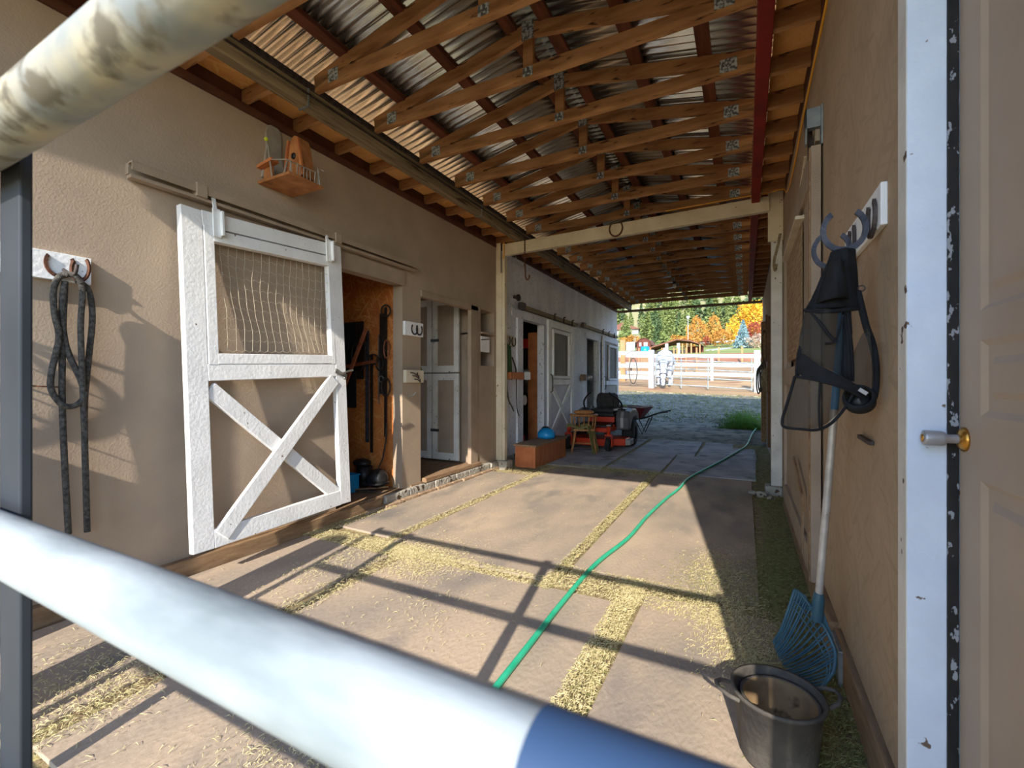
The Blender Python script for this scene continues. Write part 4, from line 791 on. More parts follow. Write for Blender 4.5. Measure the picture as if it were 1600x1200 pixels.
# ------------------------------------------------------------ captain's chair
cz = .36; chx, chy = -2.38, 7.15
cho = root('wooden_chair', 'varnished wooden captain chair in front of the orange mower', 'chair', (chx, chy, 0.018)); cho.rotation_euler = (0, 0, R(200))
def cb(name, mb, m_='wood', par=None): return mb.build(name, m_, par or cho, world=False)
cb('seat', MB().prism([(.19, -.17), (.2, 0), (.17, .17), (.0, .2), (-.17, .17), (-.2, 0), (-.19, -.17), (0, -.19)], (0, 0, cz), (1, 0, 0), (0, 1, 0), (0, 0, .03)))
for sx, sy in ((1, 1), (1, -1), (-1, 1), (-1, -1)):
    a = Vector((.13 * sx, .12 * sy, cz)); b = Vector((.20 * sx, .19 * sy, 0)); L_ = [a.lerp(b, q / 8) for q in range(9)]
    cb('leg', MB().tube(L_, [.012, .015, .019, .021, .017, .020, .016, .012, .010], 8))
for a, b in (((.165, .155, .14), (.165, -.155, .14)), ((-.165, .155, .14), (-.165, -.155, .14)), ((-.165, 0, .14), (.165, 0, .14))): cb('stretcher', MB().tube([a, b], .011, 8))
am = []
for q in range(21):
    t = R(-25 + 230 * q / 20); am.append((.215 * math.cos(t), .19 * math.sin(t) + .0, cz + .25))
cb('arm_rail', MB().tube(am, .021, 8)); cb('back_crest', MB().tube([(x * 1.0, y, z + .055) for x, y, z in am[6:15]], [.016, .03, .035, .035, .035, .035, .035, .03, .016], 8))
for q in (1, 4, 6, 8, 10, 12, 14, 16, 19):
    x, y, z = am[q]; p = Vector((x * .86, y * .86, cz + .02)); e = Vector((x, y, z)); cb('spindle', MB().tube([p.lerp(e, k / 6) for k in range(7)], [.007, .010, .013, .009, .013, .010, .007], 7))
# cloth thrown over the seat
rnd = random.Random(11); cl = MB(); vs = []; nx, ny = 22, 20
for i in range(nx + 1):
    for j in range(ny + 1):
        u, v = i / nx - .45, j / ny - .5; x, y = chx + u * .52 + .02, chy - .10 + v * .34
        over = max(0, x - (chx + .15)) ; z = cz + .065 + .022 * math.sin(9 * u + 4 * v) + .018 * math.sin(14 * v + 3 * u) + .02 * math.exp(-((u + .1) ** 2 + v * v) * 14)
        if over > 0: z -= over * 2.6; x = chx + .15 + over * .55 + .012 * math.sin(20 * v)
        vs.append((x, y, z + .018))
fs = [(i * (ny + 1) + j, i * (ny + 1) + j + 1, (i + 1) * (ny + 1) + j + 1, (i + 1) * (ny + 1) + j) for i in range(nx) for j in range(ny)]
cl.add(vs, fs, True); tag(cl.build('olive_cloth', 'cloth', solid=.01, sub=1), 'olive green cloth crumpled over the wooden chair seat', 'cloth')

# ------------------------------------------------------------ zero turn mower
mw = root('riding_mower', 'orange and grey zero-turn riding mower with a black seat', 'mower', (-2.28, 8.0, .018))
mx, my, g0 = -2.28, 0, .018
def mB(name, mb, m_, par=mw, **k): return mb.build(name, m_, par, **k)
def wheel(c, r, w_, name, hub, par):
    KX = Matrix.Rotation(R(90), 4, 'Y'); o = MB().lathe([(r * .5, -w_ / 2), (r * .9, -w_ / 2), (r, -w_ * .3), (r, w_ * .3), (r * .9, w_ / 2), (r * .5, w_ / 2)], c, 28, KX).build(name, 'rubber', par)
    MB().lathe([(0, -w_ * .35), (r * .52, -w_ * .4), (r * .55, 0), (r * .52, w_ * .42), (r * .2, w_ * .3), (0, w_ * .35)], c, 24, KX).build('hub', hub, o)
wheel((-2.76, 8.30, .25), .235, .20, 'rear_wheel', 'silver', mw); wheel((-1.88, 8.30, .25), .235, .20, 'rear_wheel', 'silver', mw)
for x in (-2.72, -2.02):
    wheel((x, 7.36, .125), .107, .08, 'caster_wheel', 'greyplastic', mw)
    f_ = MB(); f_.box(x - .062, 7.33, .10, x - .048, 7.41, .29).box(x + .048, 7.33, .10, x + .062, 7.41, .29).box(x - .062, 7.33, .27, x + .062, 7.41, .30); f_.build('caster_fork', 'orange', mw, bevel=.004)
    MB().lathe([(0, 0), (.032, 0), (.032, .13), (0, .13)], (x, 7.37, .30), 16).build('caster_spindle', 'orange', mw)
    MB().ball((x, 7.37, .45), .028, (1.4, 1.4, .6)).build('spindle_cap', 'silver', mw)
mB('front_axle', MB().box(-2.74, 7.38, .33, -2.0, 7.45, .40), 'orange', bevel=.008)
mB('frame_rail', MB().bar((-2.60, 7.42, .36), (-2.55, 8.5, .36), .05, .08).bar((-2.10, 7.42, .36), (-2.02, 8.5, .36), .05, .08), 'orange')
mB('foot_deck', MB().prism([(7.50, .40), (8.0, .44), (8.0, .47), (7.50, .43)], (-2.60, 0, 0), (0, 1, 0), (0, 0, 1), (.54, 0, 0)), 'black')
mB('front_panel', MB().prism([(7.85, .30), (7.9, .56), (7.95, .56), (7.95, .30)], (-2.52, 0, 0), (0, 1, 0), (0, 0, 1), (.46, 0, 0)), 'orange', bevel=.008)
dk = [(-2.74, 7.55), (-2.6, 7.42), (-2.1, 7.42), (-1.98, 7.55), (-1.80, 7.62), (-1.80, 7.95), (-2.05, 8.05), (-2.74, 8.05)]
mB('cutting_deck', MB().prism(dk, (0, 0, .09), (1, 0, 0), (0, 1, 0), (0, 0, .12)), 'orange', bevel=.012)
mB('discharge_chute', MB().prism([(-1.86, 7.6), (-1.73, 7.66), (-1.73, 7.92), (-1.86, 7.97)], (0, 0, .10), (1, 0, 0), (0, 1, 0), (0, 0, .09)), 'silver', bevel=.006)
for s, x0 in ((1, -2.03), (-1, -2.76)):
    fp = [(7.86, .33), (7.84, .55), (7.92, .66), (8.15, .70), (8.45, .68), (8.62, .60), (8.68, .45), (8.55, .46), (8.42, .53), (8.2, .53), (8.05, .42), (8.0, .33)]
    o = mB('fender', MB().prism(fp, (x0, 0, 0), (0, 1, 0), (0, 0, 1), (.24, 0, 0)), 'greyplastic', bevel=.03)
    sp = [(7.855, .36), (7.845, .54), (7.91, .64), (7.97, .66), (7.90, .54), (7.90, .36)]
    MB().prism(sp, (x0 + .09, -.02, .006), (0, 1, 0), (0, 0, 1), (.05, 0, 0)).build('stripe', 'silver', o)
mB('engine_cover', MB().box(-2.56, 8.2, .36, -2.02, 8.85, .62), 'black', bevel=.03)
mB('rear_bumper', MB().tube(smooth_path([(-2.7, 8.6, .35), (-2.65, 8.92, .4), (-2.28, 8.98, .42), (-1.93, 8.92, .4), (-1.88, 8.6, .35)]), .018, 8), 'orange')
mB('seat_base', MB().box(-2.50, 7.86, .55, -2.06, 8.34, .62), 'black', bevel=.02)
st = mB('seat', MB().box(-2.50, 7.84, .61, -2.06, 8.28, .70), 'vinyl', bevel=.04)
bk = MB(); bk.prism([(-.2, 0), (-.215, .18), (-.19, .29), (-.14, .325), (.14, .325), (.19, .29), (.215, .18), (.2, 0)], (-2.28, 8.24, .645), (1, 0, 0), (0, -.12, 1), (0, .08, 0)); bk.build('backrest', 'vinyl', mw, bevel=.022)
bk = MB(); bk.prism([(-.12, .06), (-.12, .25), (.12, .25), (.12, .06)], (-2.28, 8.222, .65), (1, 0, 0), (0, -.12, 1), (0, .03, 0)); bk.build('back_pad', 'vinyl', mw, bevel=.012)
for s in (-1, 1):
    x = -2.28 + .33 * s
    mB('control_lever', MB().tube(smooth_path([(x - .03 * s, 8.0, .56), (x, 7.96, .66), (x + .015 * s, 7.9, .78), (x - .04 * s, 7.82, .88), (x - .16 * s, 7.72, .985)]), .016, 8), 'black')
    mB('control_panel', MB().box(x - .07, 7.95, .60, x + .07, 8.3, .70), 'black', bevel=.02)
for q in range(3): mB('knob', MB().ball((-2.52 + .03 * q, 7.93, .72), .018), 'silver' if q == 1 else 'black')

# ------------------------------------------------------------ wheelbarrow past the mower
wb = root('wheelbarrow', 'maroon wheelbarrow standing behind the mower', 'wheelbarrow', (-2.15, 9.9, .0)); z0 = .04
def tray(top, bot, zt_, zb_):
    vs = [(x, y, zt_) for x, y in top] + [(x, y, zb_) for x, y in bot]; return MB().add(vs, [(4, 5, 6, 7), (0, 1, 5, 4), (1, 2, 6, 5), (2, 3, 7, 6), (3, 0, 4, 7)])
tray([(-2.62, 9.6), (-1.86, 9.65), (-1.80, 10.2), (-2.62, 10.25)], [(-2.45, 9.75), (-2.02, 9.78), (-2.0, 10.05), (-2.45, 10.1)], .64, .38).build('tray', 'maroon', wb, solid=.012)
MB().tube([(-2.62, 9.6, .64), (-1.86, 9.65, .64), (-1.80, 10.2, .64), (-2.62, 10.25, .64)], .013, 6, closed=True).build('rim', 'silver', wb)
for y in (9.72, 10.1): MB().tube(smooth_path([(-2.75, 9.9, .25), (-2.4, y, .36), (-1.95, y, .40), (-1.62, y, .52), (-1.42, y, .56)]), .018, 7).build('handle', 'black', wb)
wheel((-2.78, 9.9, .22), .19, .08, 'wheel', 'silver', wb)
for y in (9.74, 10.08): MB().tube([(-2.1, y, .38), (-1.95, y, .07), (-1.8, y, .42)], .014, 6).build('leg', 'black', wb)
tag(MB().ball((-2.36, 9.85, .60), .09, (1, 1, .9), 16, 10).build('ball', 'lime'), 'lime green ball in the wheelbarrow tray', 'ball')

# ------------------------------------------------------------ green hose
hp_ = [(-.83, .4), (-.82, 1.0), (-.83, 1.7), (-.84, 2.2), (-.83, 2.75), (-.76, 3.3), (-.74, 3.9), (-.69, 4.57), (-.63, 5.1), (-.60, 5.66), (-.46, 6.4), (-.30, 7.2), (-.14, 8.1), (0, 8.95), (.06, 9.7), (.12, 10.5), (.22, 11.4)]
pts = [(x, y, (.033 if y < 9.3 else zt(y, x) + .03)) for x, y in hp_]
mb = MB(); mb.tube(smooth_path(pts, 8), .0135, 10); tag(mb.build('garden_hose', 'hose'), 'green garden hose lying along the aisle floor', 'hose')

# ------------------------------------------------------------ right wall fittings
rb = root('horseshoe_board', 'thick white board with iron horseshoe hooks on the right wall', 'hook board', (XR, 1.8, 1.66)); bxf = .3275
MB().box(bxf, 1.555, 1.60, XR, 2.05, 1.718).build('board', 'white', rb, bevel=.003)
for (yy, zz, r_2) in ((1.63, 1.645, .05), (1.90, 1.655, .05)):
    mb = MB(); horseshoe(mb, (bxf - .006, yy, zz), r_2, (0, 1, 0), (0, 0, 1), (1, 0, 0), .012, .008, -225, 45); mb.build('horseshoe', 'iron', rb)
    mb = MB(); horseshoe(mb, (.255 if yy < 1.7 else .262, yy - .02, zz - .03), .058, (1, 0, 0), (0, .12, 1), (0, 1, 0), .014, .010, -235, 55); mb.build('horseshoe', 'ironblue', rb)
fm = root('fly_mask', 'black horse fly mask hanging from the horseshoe hook on the right wall', 'fly mask', (.25, 1.60, 1.5))
YM = 1.60
def patch(name, Lp, Rp, m_, bulge=.05, y=YM, par=fm, n=10, back=False, solid=.0):
    def res(P, k=10):
        out = []
        for i in range(k + 1):
            t = i / k * (len(P) - 1); j = min(int(t), len(P) - 2); f = t - j; out.append((P[j][0] * (1 - f) + P[j + 1][0] * f, P[j][1] * (1 - f) + P[j + 1][1] * f))
        return out
    A, B = res(Lp), res(Rp); vs = []; sgn = 1 if back else -1
    for a, b in zip(A, B):
        for j in range(n + 1):
            t = j / n; wv = .004 * math.sin(t * 17 + a[1] * 40)
            vs.append((a[0] * (1 - t) + b[0] * t, y + sgn * (bulge * math.sin(math.pi * t) + wv), a[1] * (1 - t) + b[1] * t))
    fs = [(i * (n + 1) + j, i * (n + 1) + j + 1, (i + 1) * (n + 1) + j + 1, (i + 1) * (n + 1) + j) for i in range(10) for j in range(n)]
    mb = MB(); mb.add(vs, fs, True); return mb.build(name, m_, par, solid=solid)
HL = [(.223, 1.551), (.215, 1.522), (.203, 1.495), (.187, 1.449), (.174, 1.416), (.158, 1.385)]; HR = [(.279, 1.55), (.28, 1.514), (.283, 1.486), (.286, 1.44), (.289, 1.406), (.291, 1.381)]
patch('hood', HL, HR, 'maskfabric', .035, solid=.004); patch('hood', HL, HR, 'maskfabric', .03, back=True, solid=.004)
patch('ear_cover', [(.215, 1.515), (.20, 1.46), (.185, 1.40)], [(.245, 1.515), (.258, 1.46), (.262, 1.41)], 'maskfabric', .055, y=YM - .02, solid=.004)
patch('netting', [(.158, 1.385), (.152, 1.347), (.145, 1.309), (.14, 1.26), (.165, 1.235)], [(.252, 1.374), (.252, 1.322), (.251, 1.257), (.252, 1.21), (.25, 1.185)], 'netting', .045)
patch('netting', [(.158, 1.385), (.145, 1.309), (.135, 1.2)], [(.255, 1.374), (.255, 1.257), (.255, 1.187)], 'netting', .03, back=True)
patch('centre_panel', [(.248, 1.375), (.25, 1.28), (.248, 1.18)], [(.266, 1.375), (.272, 1.27), (.275, 1.17)], 'maskfabric', .01, y=YM - .012, solid=.004)
patch('cheek_band', [(.142, 1.28), (.137, 1.24), (.132, 1.187)], [(.150, 1.268), (.147, 1.23), (.142, 1.184)], 'maskfabric', .002, y=YM - .004, solid=.004)
bandT = [(.142, 1.275), (.165, 1.237), (.209, 1.206), (.255, 1.179), (.292, 1.154), (.314, 1.132)]; bandB = [(.132, 1.187), (.160, 1.180), (.20, 1.167), (.24, 1.153), (.28, 1.136), (.303, 1.121)]
mb = MB(); vs = []
for i, (a, b) in enumerate(zip(bandT, bandB)):
    t = i / 5; yb = YM - .052 * math.sin(math.pi * min(1, t * 1.05)) - .006
    vs += [(a[0], yb, a[1]), (b[0], yb, b[1])]
mb.add(vs, [(2 * i, 2 * i + 1, 2 * i + 3, 2 * i + 2) for i in range(5)], True); mb.build('nose_band', 'maskfabric', fm, solid=.004, sub=2)
patch('lower_netting', [(.132, 1.187), (.122, 1.145), (.109, 1.096), (.099, 1.056), (.106, 1.035)], [(.27, 1.146), (.258, 1.109), (.237, 1.075), (.212, 1.048), (.185, 1.033)], 'netting', .045)
patch('side_netting', [(.252, 1.187), (.27, 1.238), (.292, 1.302), (.305, 1.322)], [(.317, 1.132), (.326, 1.165), (.323, 1.237), (.31, 1.318)], 'netting', .02)
tr_ = lambda name, P, r, m_='maskfabric': MB().tube(smooth_path([(x, y, z) for x, y, z in P], 6), r, 8).build(name, m_, fm)
tr_('binding', [(.132, YM - .004, 1.187), (.122, YM - .006, 1.145), (.109, YM - .01, 1.096), (.099, YM - .012, 1.056), (.104, YM - .015, 1.034), (.145, YM - .045, 1.032), (.185, YM - .03, 1.031), (.217, YM - .02, 1.048), (.243, YM - .02, 1.081), (.263, YM - .02, 1.118), (.275, YM - .02, 1.145)], .0042)
tr_('binding', [(.132, YM - .006, 1.187), (.178, YM - .045, 1.176), (.24, YM - .05, 1.155), (.30, YM - .02, 1.121)], .004); tr_('binding', [(.158, YM, 1.385), (.195, YM - .04, 1.372), (.25, YM - .03, 1.375), (.291, YM, 1.382)], .006)
tr_('seam', [(.19, YM - .045, 1.17), (.187, YM - .05, 1.1), (.19, YM - .04, 1.035)], .003); tr_('crossed_strap', [(.172, YM - .02, 1.375), (.196, YM - .045, 1.33), (.213, YM - .05, 1.30), (.228, YM - .05, 1.285)], .005); tr_('crossed_strap', [(.245, YM - .04, 1.36), (.236, YM - .045, 1.32), (.225, YM - .045, 1.285), (.20, YM - .05, 1.28)], .003)
tr_('chin_strap', [(.285, YM, 1.431), (.294, YM, 1.384), (.305, YM, 1.328), (.318, YM, 1.282), (.326, YM, 1.228), (.327, YM, 1.174), (.322, YM, 1.128), (.308, YM, 1.103)], .009)
mb = MB(); MN = Matrix.Rotation(R(62), 4, 'X') @ Matrix.Rotation(R(-14), 4, 'Y')
mb.lathe([(.030, -.018), (.036, -.01), (.037, .012), (.033, .03)], (.288, YM - .005, 1.118), 24, MN); mb.build('muzzle_cuff', 'maskfabric', fm, solid=.005)
MB().lathe([(.030, -.006), (.018, .012), (0, .016)], (.288, YM - .005, 1.118), 24, MN).build('muzzle_lining', 'black', fm, solid=.002)
MB().bar((.282, YM - .036, 1.150), (.300, YM - .036, 1.137), .010, .002, up=(0, 1, 0)).build('care_label', 'silver', fm)
MB().tube([(.293 + .008 * math.cos(q), YM - .005, 1.437 + .008 * math.sin(q)) for q in [2 * math.pi * i / 12 for i in range(12)]], .002, 6, closed=True).build('buckle', 'iron', fm)

# manure fork
fk = root('manure_fork', 'teal plastic manure fork with an aluminium handle leaning on the right wall', 'fork', (.22, 1.97, .1))
hA, hB = Vector((.236, 1.99, .33)), Vector((.318, 1.95, 1.62))
MB().tube([hA, hA.lerp(hB, .58)], .0125, 14).build('handle', 'alu', fk); MB().tube([hA.lerp(hB, .575), hB], .0128, 14).build('grip', 'bluetube', fk, label='blue grip tube')
MB().tube([hA.lerp(hB, -.03), hA.lerp(hB, .035), hA.lerp(hB, .05)], [.021, .0195, .016], 14).build('socket', 'tealrake', fk)
ridge = smooth_path([(.163, 2.0, .385), (.185, 2.0, .372), (.215, 1.992, .335), (.25, 1.985, .285), (.276, 1.97, .232), (.283, 1.95, .20), (.273, 1.925, .15), (.240, 1.90, .105)], 6)
MB().tube(ridge, .0065, 8).build('head_rim', 'tealrake', fk); MB().prism([(.205, .335), (.245, .355), (.283, .24), (.276, .222), (.24, .288)], (0, 1.984, 0), (1, 0, 0), (0, 0, 1), (0, .006, 0)).build('head_web', 'tealrake', fk)
MB().prism([(.162, .388), (.20, .372), (.215, .335), (.21, .31), (.165, .345)], (0, 1.996, 0), (1, 0, 0), (0, 0, 1), (0, .005, 0)).build('head_web', 'tealrake', fk)
tips = smooth_path([(.088, 1.885, .225), (.098, 1.88, .195), (.11, 1.875, .17), (.13, 1.87, .145), (.16, 1.865, .125), (.20, 1.86, .115)], 8)
NTN = 24
for q in range(NTN):
    a = Vector(ridge[int(q / (NTN - 1) * (len(ridge) - 1))]); b = Vector(tips[int(q / (NTN - 1) * (len(tips) - 1))])
    m1 = a.lerp(b, .33) + Vector((-.004, 0, -.030 * (1 - q / 26))); m2 = a.lerp(b, .66) + Vector((0, 0, -.022 * (1 - q / 26)))
    MB().tube(smooth_path([a, m1, m2, b], 4), [.0034] * 12 + [.0018], 6).build('tine', 'tealrake', fk)
for t in (.12, .2): MB().tube([Vector(ridge[int(i / 14 * (len(ridge) - 1))]).lerp(Vector(tips[int(i / 14 * (len(tips) - 1))]), t) + Vector((0, -.002, -.028 * t * 4 * (1 - i / 20))) for i in range(15)], .0028, 6).build('cross_rib', 'tealrake', fk)

# nested feed tubs
def tub(x, y, r, h, label, z=0, inner='bucket', tilt=0, ears=True):
    t = root('feed_tub', label, 'tub', (x, y, z)); s = r / .125
    MB().lathe([(0, .006), (r * .76, .006), (r * .80, .0), (r * .83, .01), (r * .97, h * .93), (r * 1.03, h * .94), (r * 1.04, h), (r * .965, h), (r * .95, h * .96)], (x, y, z), 40).build('shell', 'bucket', t)
    MB().lathe([(r * .955, h * .985), (r * .79, .02), (0, .018)], (x, y, z), 40).build('lining', inner, t)
    if ears:
        for a0 in (R(200), R(20)):
            c = Vector((x + r * 1.0 * math.cos(a0), y + r * 1.0 * math.sin(a0), z + h * .93)); o_ = Vector((math.cos(a0), math.sin(a0), .35)).normalized(); tg = Vector((-math.sin(a0), math.cos(a0), 0))
            MB().tube([c - tg * .042, c - tg * .036 + o_ * .03, c - tg * .015 + o_ * .052, c + tg * .015 + o_ * .052, c + tg * .036 + o_ * .03, c + tg * .042], .0065, 8).build('handle', 'bucket', t)
    return t
tub(.086, 1.60, .125, .205, 'outer dusty black rubber tub at the bottom right of the floor', .019)
t2 = tub(.092, 1.60, .104, .158, 'smaller feed-stained tub nested in the black rubber tub', .046, 'bucket_in', ears=False)

# sliding door on the right wall
sr = root('sliding_door', 'tan sliding stable door with a mesh window on the right wall', 'door', (.30, 3.6, .17))
x0, x1, ya, yb, za, zb = .292, .335, 2.70, 4.62, .16, 2.36
wy0, wy1, wz0, wz1 = 3.22, 4.25, 1.33, 2.14
for bxx in ((x0, ya, za, x1, ya + .15, zb), (x0, yb - .15, za, x1, yb, zb)): MB().box(*bxx).build('stile', 'tan_smooth', sr, bevel=.004)
for z_a, z_b in ((za, za + .14), (1.15, 1.28), (zb - .15, zb)): MB().box(x0, ya + .15, z_a, x1, yb - .15, z_b).build('rail', 'tan_smooth', sr, bevel=.004)
MB().box(x0 + .02, ya + .02, za + .02, x1 - .008, yb - .02, 1.2).box(x0 + .02, ya + .1, 1.2, x1 - .008, wy0, zb - .05).box(x0 + .02, wy1, 1.2, x1 - .008, yb - .1, zb - .05).box(x0 + .02, wy0, wz1, x1 - .008, wy1, zb - .05).build('panel', 'tan_smooth', sr)
MB().bar((x0 - .002, wy0 - .03, wz1 + .02), (x0 - .002, wy1 + .03, wz1 + .02), .02, .05, up=(1, 0, 0)).build('window_trim', 'cream', sr)
MB().box(x1 - .004, wy0, wz0, x1 + .002, wy1, wz1).build('window_backing', 'dark', sr)
mm = MB()
for q in range(34): y = wy0 + (wy1 - wy0) * q / 33; mm.tube([(x0 + .012, y, wz0), (x0 + .012, y, wz1)], .0022, 4)
for q in range(28): z = wz0 + (wz1 - wz0) * q / 27; mm.tube([(x0 + .012, wy0, z), (x0 + .012, wy1, z)], .0022, 4)
mm.build('wire_mesh', 'sill', sr)
MB().bar((x0 - .004, 3.55, .66), (x0 - .004, 3.05, .52), .03, .012, up=(1, 0, 0)).bar((x0 - .004, 3.04, .53), (x0 - .004, 3.04, .2), .025, .012, up=(1, 0, 0)).build('brace_batten', 'sill', sr)
MB().box(x0 - .006, ya + .02, za, x0 + .0, ya + .05, zb).build('edge_strip', 'sill', sr)
tk2 = root('door_track', 'tan sliding door track with an open end bracket high on the right wall', 'track', (.33, 3.8, 2.44))
MB().box(.315, 2.75, 2.40, .344, 5.1, 2.47).build('rail', 'tan_smooth', tk2, bevel=.003)
MB().box(.27, 2.72, 2.46, .344, 2.76, 2.56).box(.335, 2.70, 2.36, .344, 2.78, 2.56).box(.27, 2.72, 2.38, .278, 2.76, 2.56).build('end_bracket', 'galv_dull', tk2, bevel=.002)
MB().bar((.30, 2.8, 2.34), (.30, 2.83, 2.50), .02, .04).build('hanger', 'iron', tk2)
tag(MB().bar((.312, 3.15, 2.5), (.325, 4.3, 2.2), .012, .01).build('wall_batten', 'cream'), 'thin cream batten above the right sliding door', 'batten')
tag(MB().tube(smooth_path([(.30, 5.1, 2.62), (.28, 5.12, 2.5), (.255, 5.15, 2.4), (.25, 5.16, 2.32), (.262, 5.17, 2.28), (.272, 5.16, 2.34)]), .012, 8).build('coat_hook', 'greybeam'), 'curved wooden hook beside the top of the right frame post', 'hook')
tag(MB().bar((.336, 1.70, .985), (.336, 1.86, .99), .012, .012).build('iron_bolt', 'iron'), 'dark iron bolt on the right wall under the fly mask', 'bolt')
tag(MB().box(XR - .03, 2.10, .0, XR + .0, 2.27, .14).build('timber_offcut', 'galv_dull', bevel=.004), 'grey offcut standing on the right wall sill', 'offcut')
# hanging gear past the right post
hg = root('hanging_tack', 'dark coiled ropes and a grey bag hanging past the right frame post', 'tack', (.29, 7.3, 1.5))
MB().bar((.30, 7.3, .25), (.30, 7.3, 2.1), .09, .05, up=(1, 0, 0)).build('girth_strap', 'leather_d', hg, bevel=.01); MB().ball((.27, 7.5, 1.2), .10, (.8, 1.3, 1.8), 14, 10).build('bag', 'greybeam', hg)
for q in range(4): MB().tube([(.24 - .02 * q + .05 * math.cos(t) * .6, 7.7 + .1 * q + .05 * math.cos(t), 1.28 - .03 * q + .2 * math.sin(t)) for t in [2 * math.pi * i / 24 for i in range(24)]], .010, 6, closed=True).build('rope_coil', 'rope', hg)
hg = root('halter', 'brown halter hanging high beyond the right frame post', 'halter', (.3, 8.3, 1.9))
MB().bar((.30, 8.3, 1.5), (.30, 8.3, 2.25), .12, .03, up=(1, 0, 0)).build('strap', 'leather_d', hg, bevel=.008); MB().tube([(.27 + .04 * math.cos(t), 8.3 + .13 * math.cos(t), 1.75 + .25 * math.sin(t)) for t in [2 * math.pi * i / 20 for i in range(20)]], .012, 6, closed=True).build('loop', 'leather_d', hg)
tag(MB().box(.26, 9.6, .05, XR, 9.75, 2.3).build('wall_post', 'sill', bevel=.006), 'weathered timber upright near the far end of the right wall', 'post')
# ------------------------------------------------------------ paddock fences, gate and horse
def at(u, y): k = (u - 800) / 702; return y * (k * .8872 - .4613) / (.8872 + k * .4613)
def fence_run(pts, label, name='rail_fence', rails=(.32, .70, 1.15), pw=.13, rh=.13, top=1.38, m_='fence', group=None):
    t = root(name, label, 'fence', (pts[0][0], pts[0][1], zt(pts[0][1], pts[0][0])), group)
    for x, y in pts:
        z = zt(y, x); MB().box(x - pw / 2, y - pw / 2, z - .1, x + pw / 2, y + pw / 2, z + top).build('post', m_, t)
    for (a, b), (c, d) in zip(pts, pts[1:]):
        for r_ in rails: MB().bar((a, b - .05, zt(b, a) + r_), (c, d - .05, zt(d, c) + r_), .03, rh).build('rail', m_, t)
    return t
fence_run([(-12.4, 18.7), (-9.4, 18.65), (-6.35, 18.6), (-3.34, 18.5)], 'white three-rail paddock fence left of the tube gate', rails=(.40, .86, 1.37), top=1.5, rh=.16, pw=.2)
fence_run([(.37, 18.45), (3.4, 18.6), (6.4, 18.8)], 'white paddock fence right of the tube gate', rails=(.36, .8, 1.3), top=1.5, pw=.2)
fence_run([(-6.2, 23), (-3.6, 23), (-1.4, 23), (.9, 23), (3.4, 23)], 'white three-rail fence crossing the paddock behind the horse', rails=(.30, .74, 1.16), top=1.25, rh=.17)
fence_run([(at(1112, 92) + 2.0 * i, 92) for i in range(7)], 'low white fence in front of the blue spruce', rails=(.6,), top=.8, pw=.16, rh=.08)
pg = root('tube_gate', 'long thin galvanised gate in front of the white horse', 'gate', (-1.5, 18.35, zt(18.35, -1.5)))
def gz(x, h): return (x, 18.35, zt(18.35, x) + h)
for h in (.12, .42, .74, 1.06): MB().tube([gz(-3.15, h + .05), gz(-1.3, h + .03), gz(.2, h - .02)], .024, 6).build('rail', 'galv', pg)
for x in (-3.15, -2.2, -1.25, .2): MB().tube([gz(x, .05), gz(x, 1.2)], .024, 6).build('upright', 'galv', pg)
MB().tube([gz(-3.1, 1.3), gz(-1.3, 1.22)], .02, 6).build('rail', 'galv', pg)
tag(MB().box(-5.2, 21, zt(21, -5), -4.98, 21.12, zt(21, -5) + 1.95).build('signpost', 'cedar'), 'rust coloured post standing in the paddock at left', 'post')
tag(MB().box(-5.65, 24.1, 2.85, -5.2, 24.16, 3.3).build('sign_panel', 'fence'), 'blank white panel beyond the white fence', 'panel')
tag(MB().box(-5.45, 24.16, 1.2, -5.38, 24.2, 3.0).build('panel_post', 'bark'), 'thin post holding the white panel', 'post')
tag(MB().lathe([(0, 0), (.22, 0), (.24, .25), (.22, .5), (0, .5)], (-4.85, 25, zt(25, -4.8) + 1.1), 16).build('barrel', 'blue'), 'blue barrel beside the white panel', 'barrel')
tag(MB().box(-5.05, 24.85, zt(25, -4.8) - .1, -4.65, 25.2, zt(25, -4.8) + 1.1).build('barrel_stand', 'sill'), 'timber stand under the blue barrel', 'stand')
tag(MB().tube([(-4.05 + .16 * math.cos(t), 18.45, 1.62 + .52 * math.sin(t) - .0) for t in [2 * math.pi * i / 24 for i in range(24)]], .02, 6, closed=True).build('rope_coil', 'rope'), 'dark coil of rope hanging on the white fence', 'rope')
for i, x in enumerate((-7.4, -6.6, -6.0, -5.3, -4.6, -3.9, -3.2, -2.6)):
    z = zt(29, x)
    o = MB().tube([(x, 29, z - .1), (x, 29, z + 1.5)], .05, 6).build('wire_fence_post', 'cedar'); tag(o, 'slim cedar wire-fence post behind the white fence, %s from the left' % ORD[i], 'post', 'cedar wire-fence posts')
for i, x in enumerate((-6.4, -4.5, -2.4, -.3, 1.6)):
    z = zt(50, x); o = MB().box(x - .08, 50, z - .1, x + .08, 50.15, z + 1.6).build('pasture_post', 'cedar'); tag(o, 'pale post in front of the red earth bank, %s from the left' % ORD[i], 'post', 'posts along the earth bank')

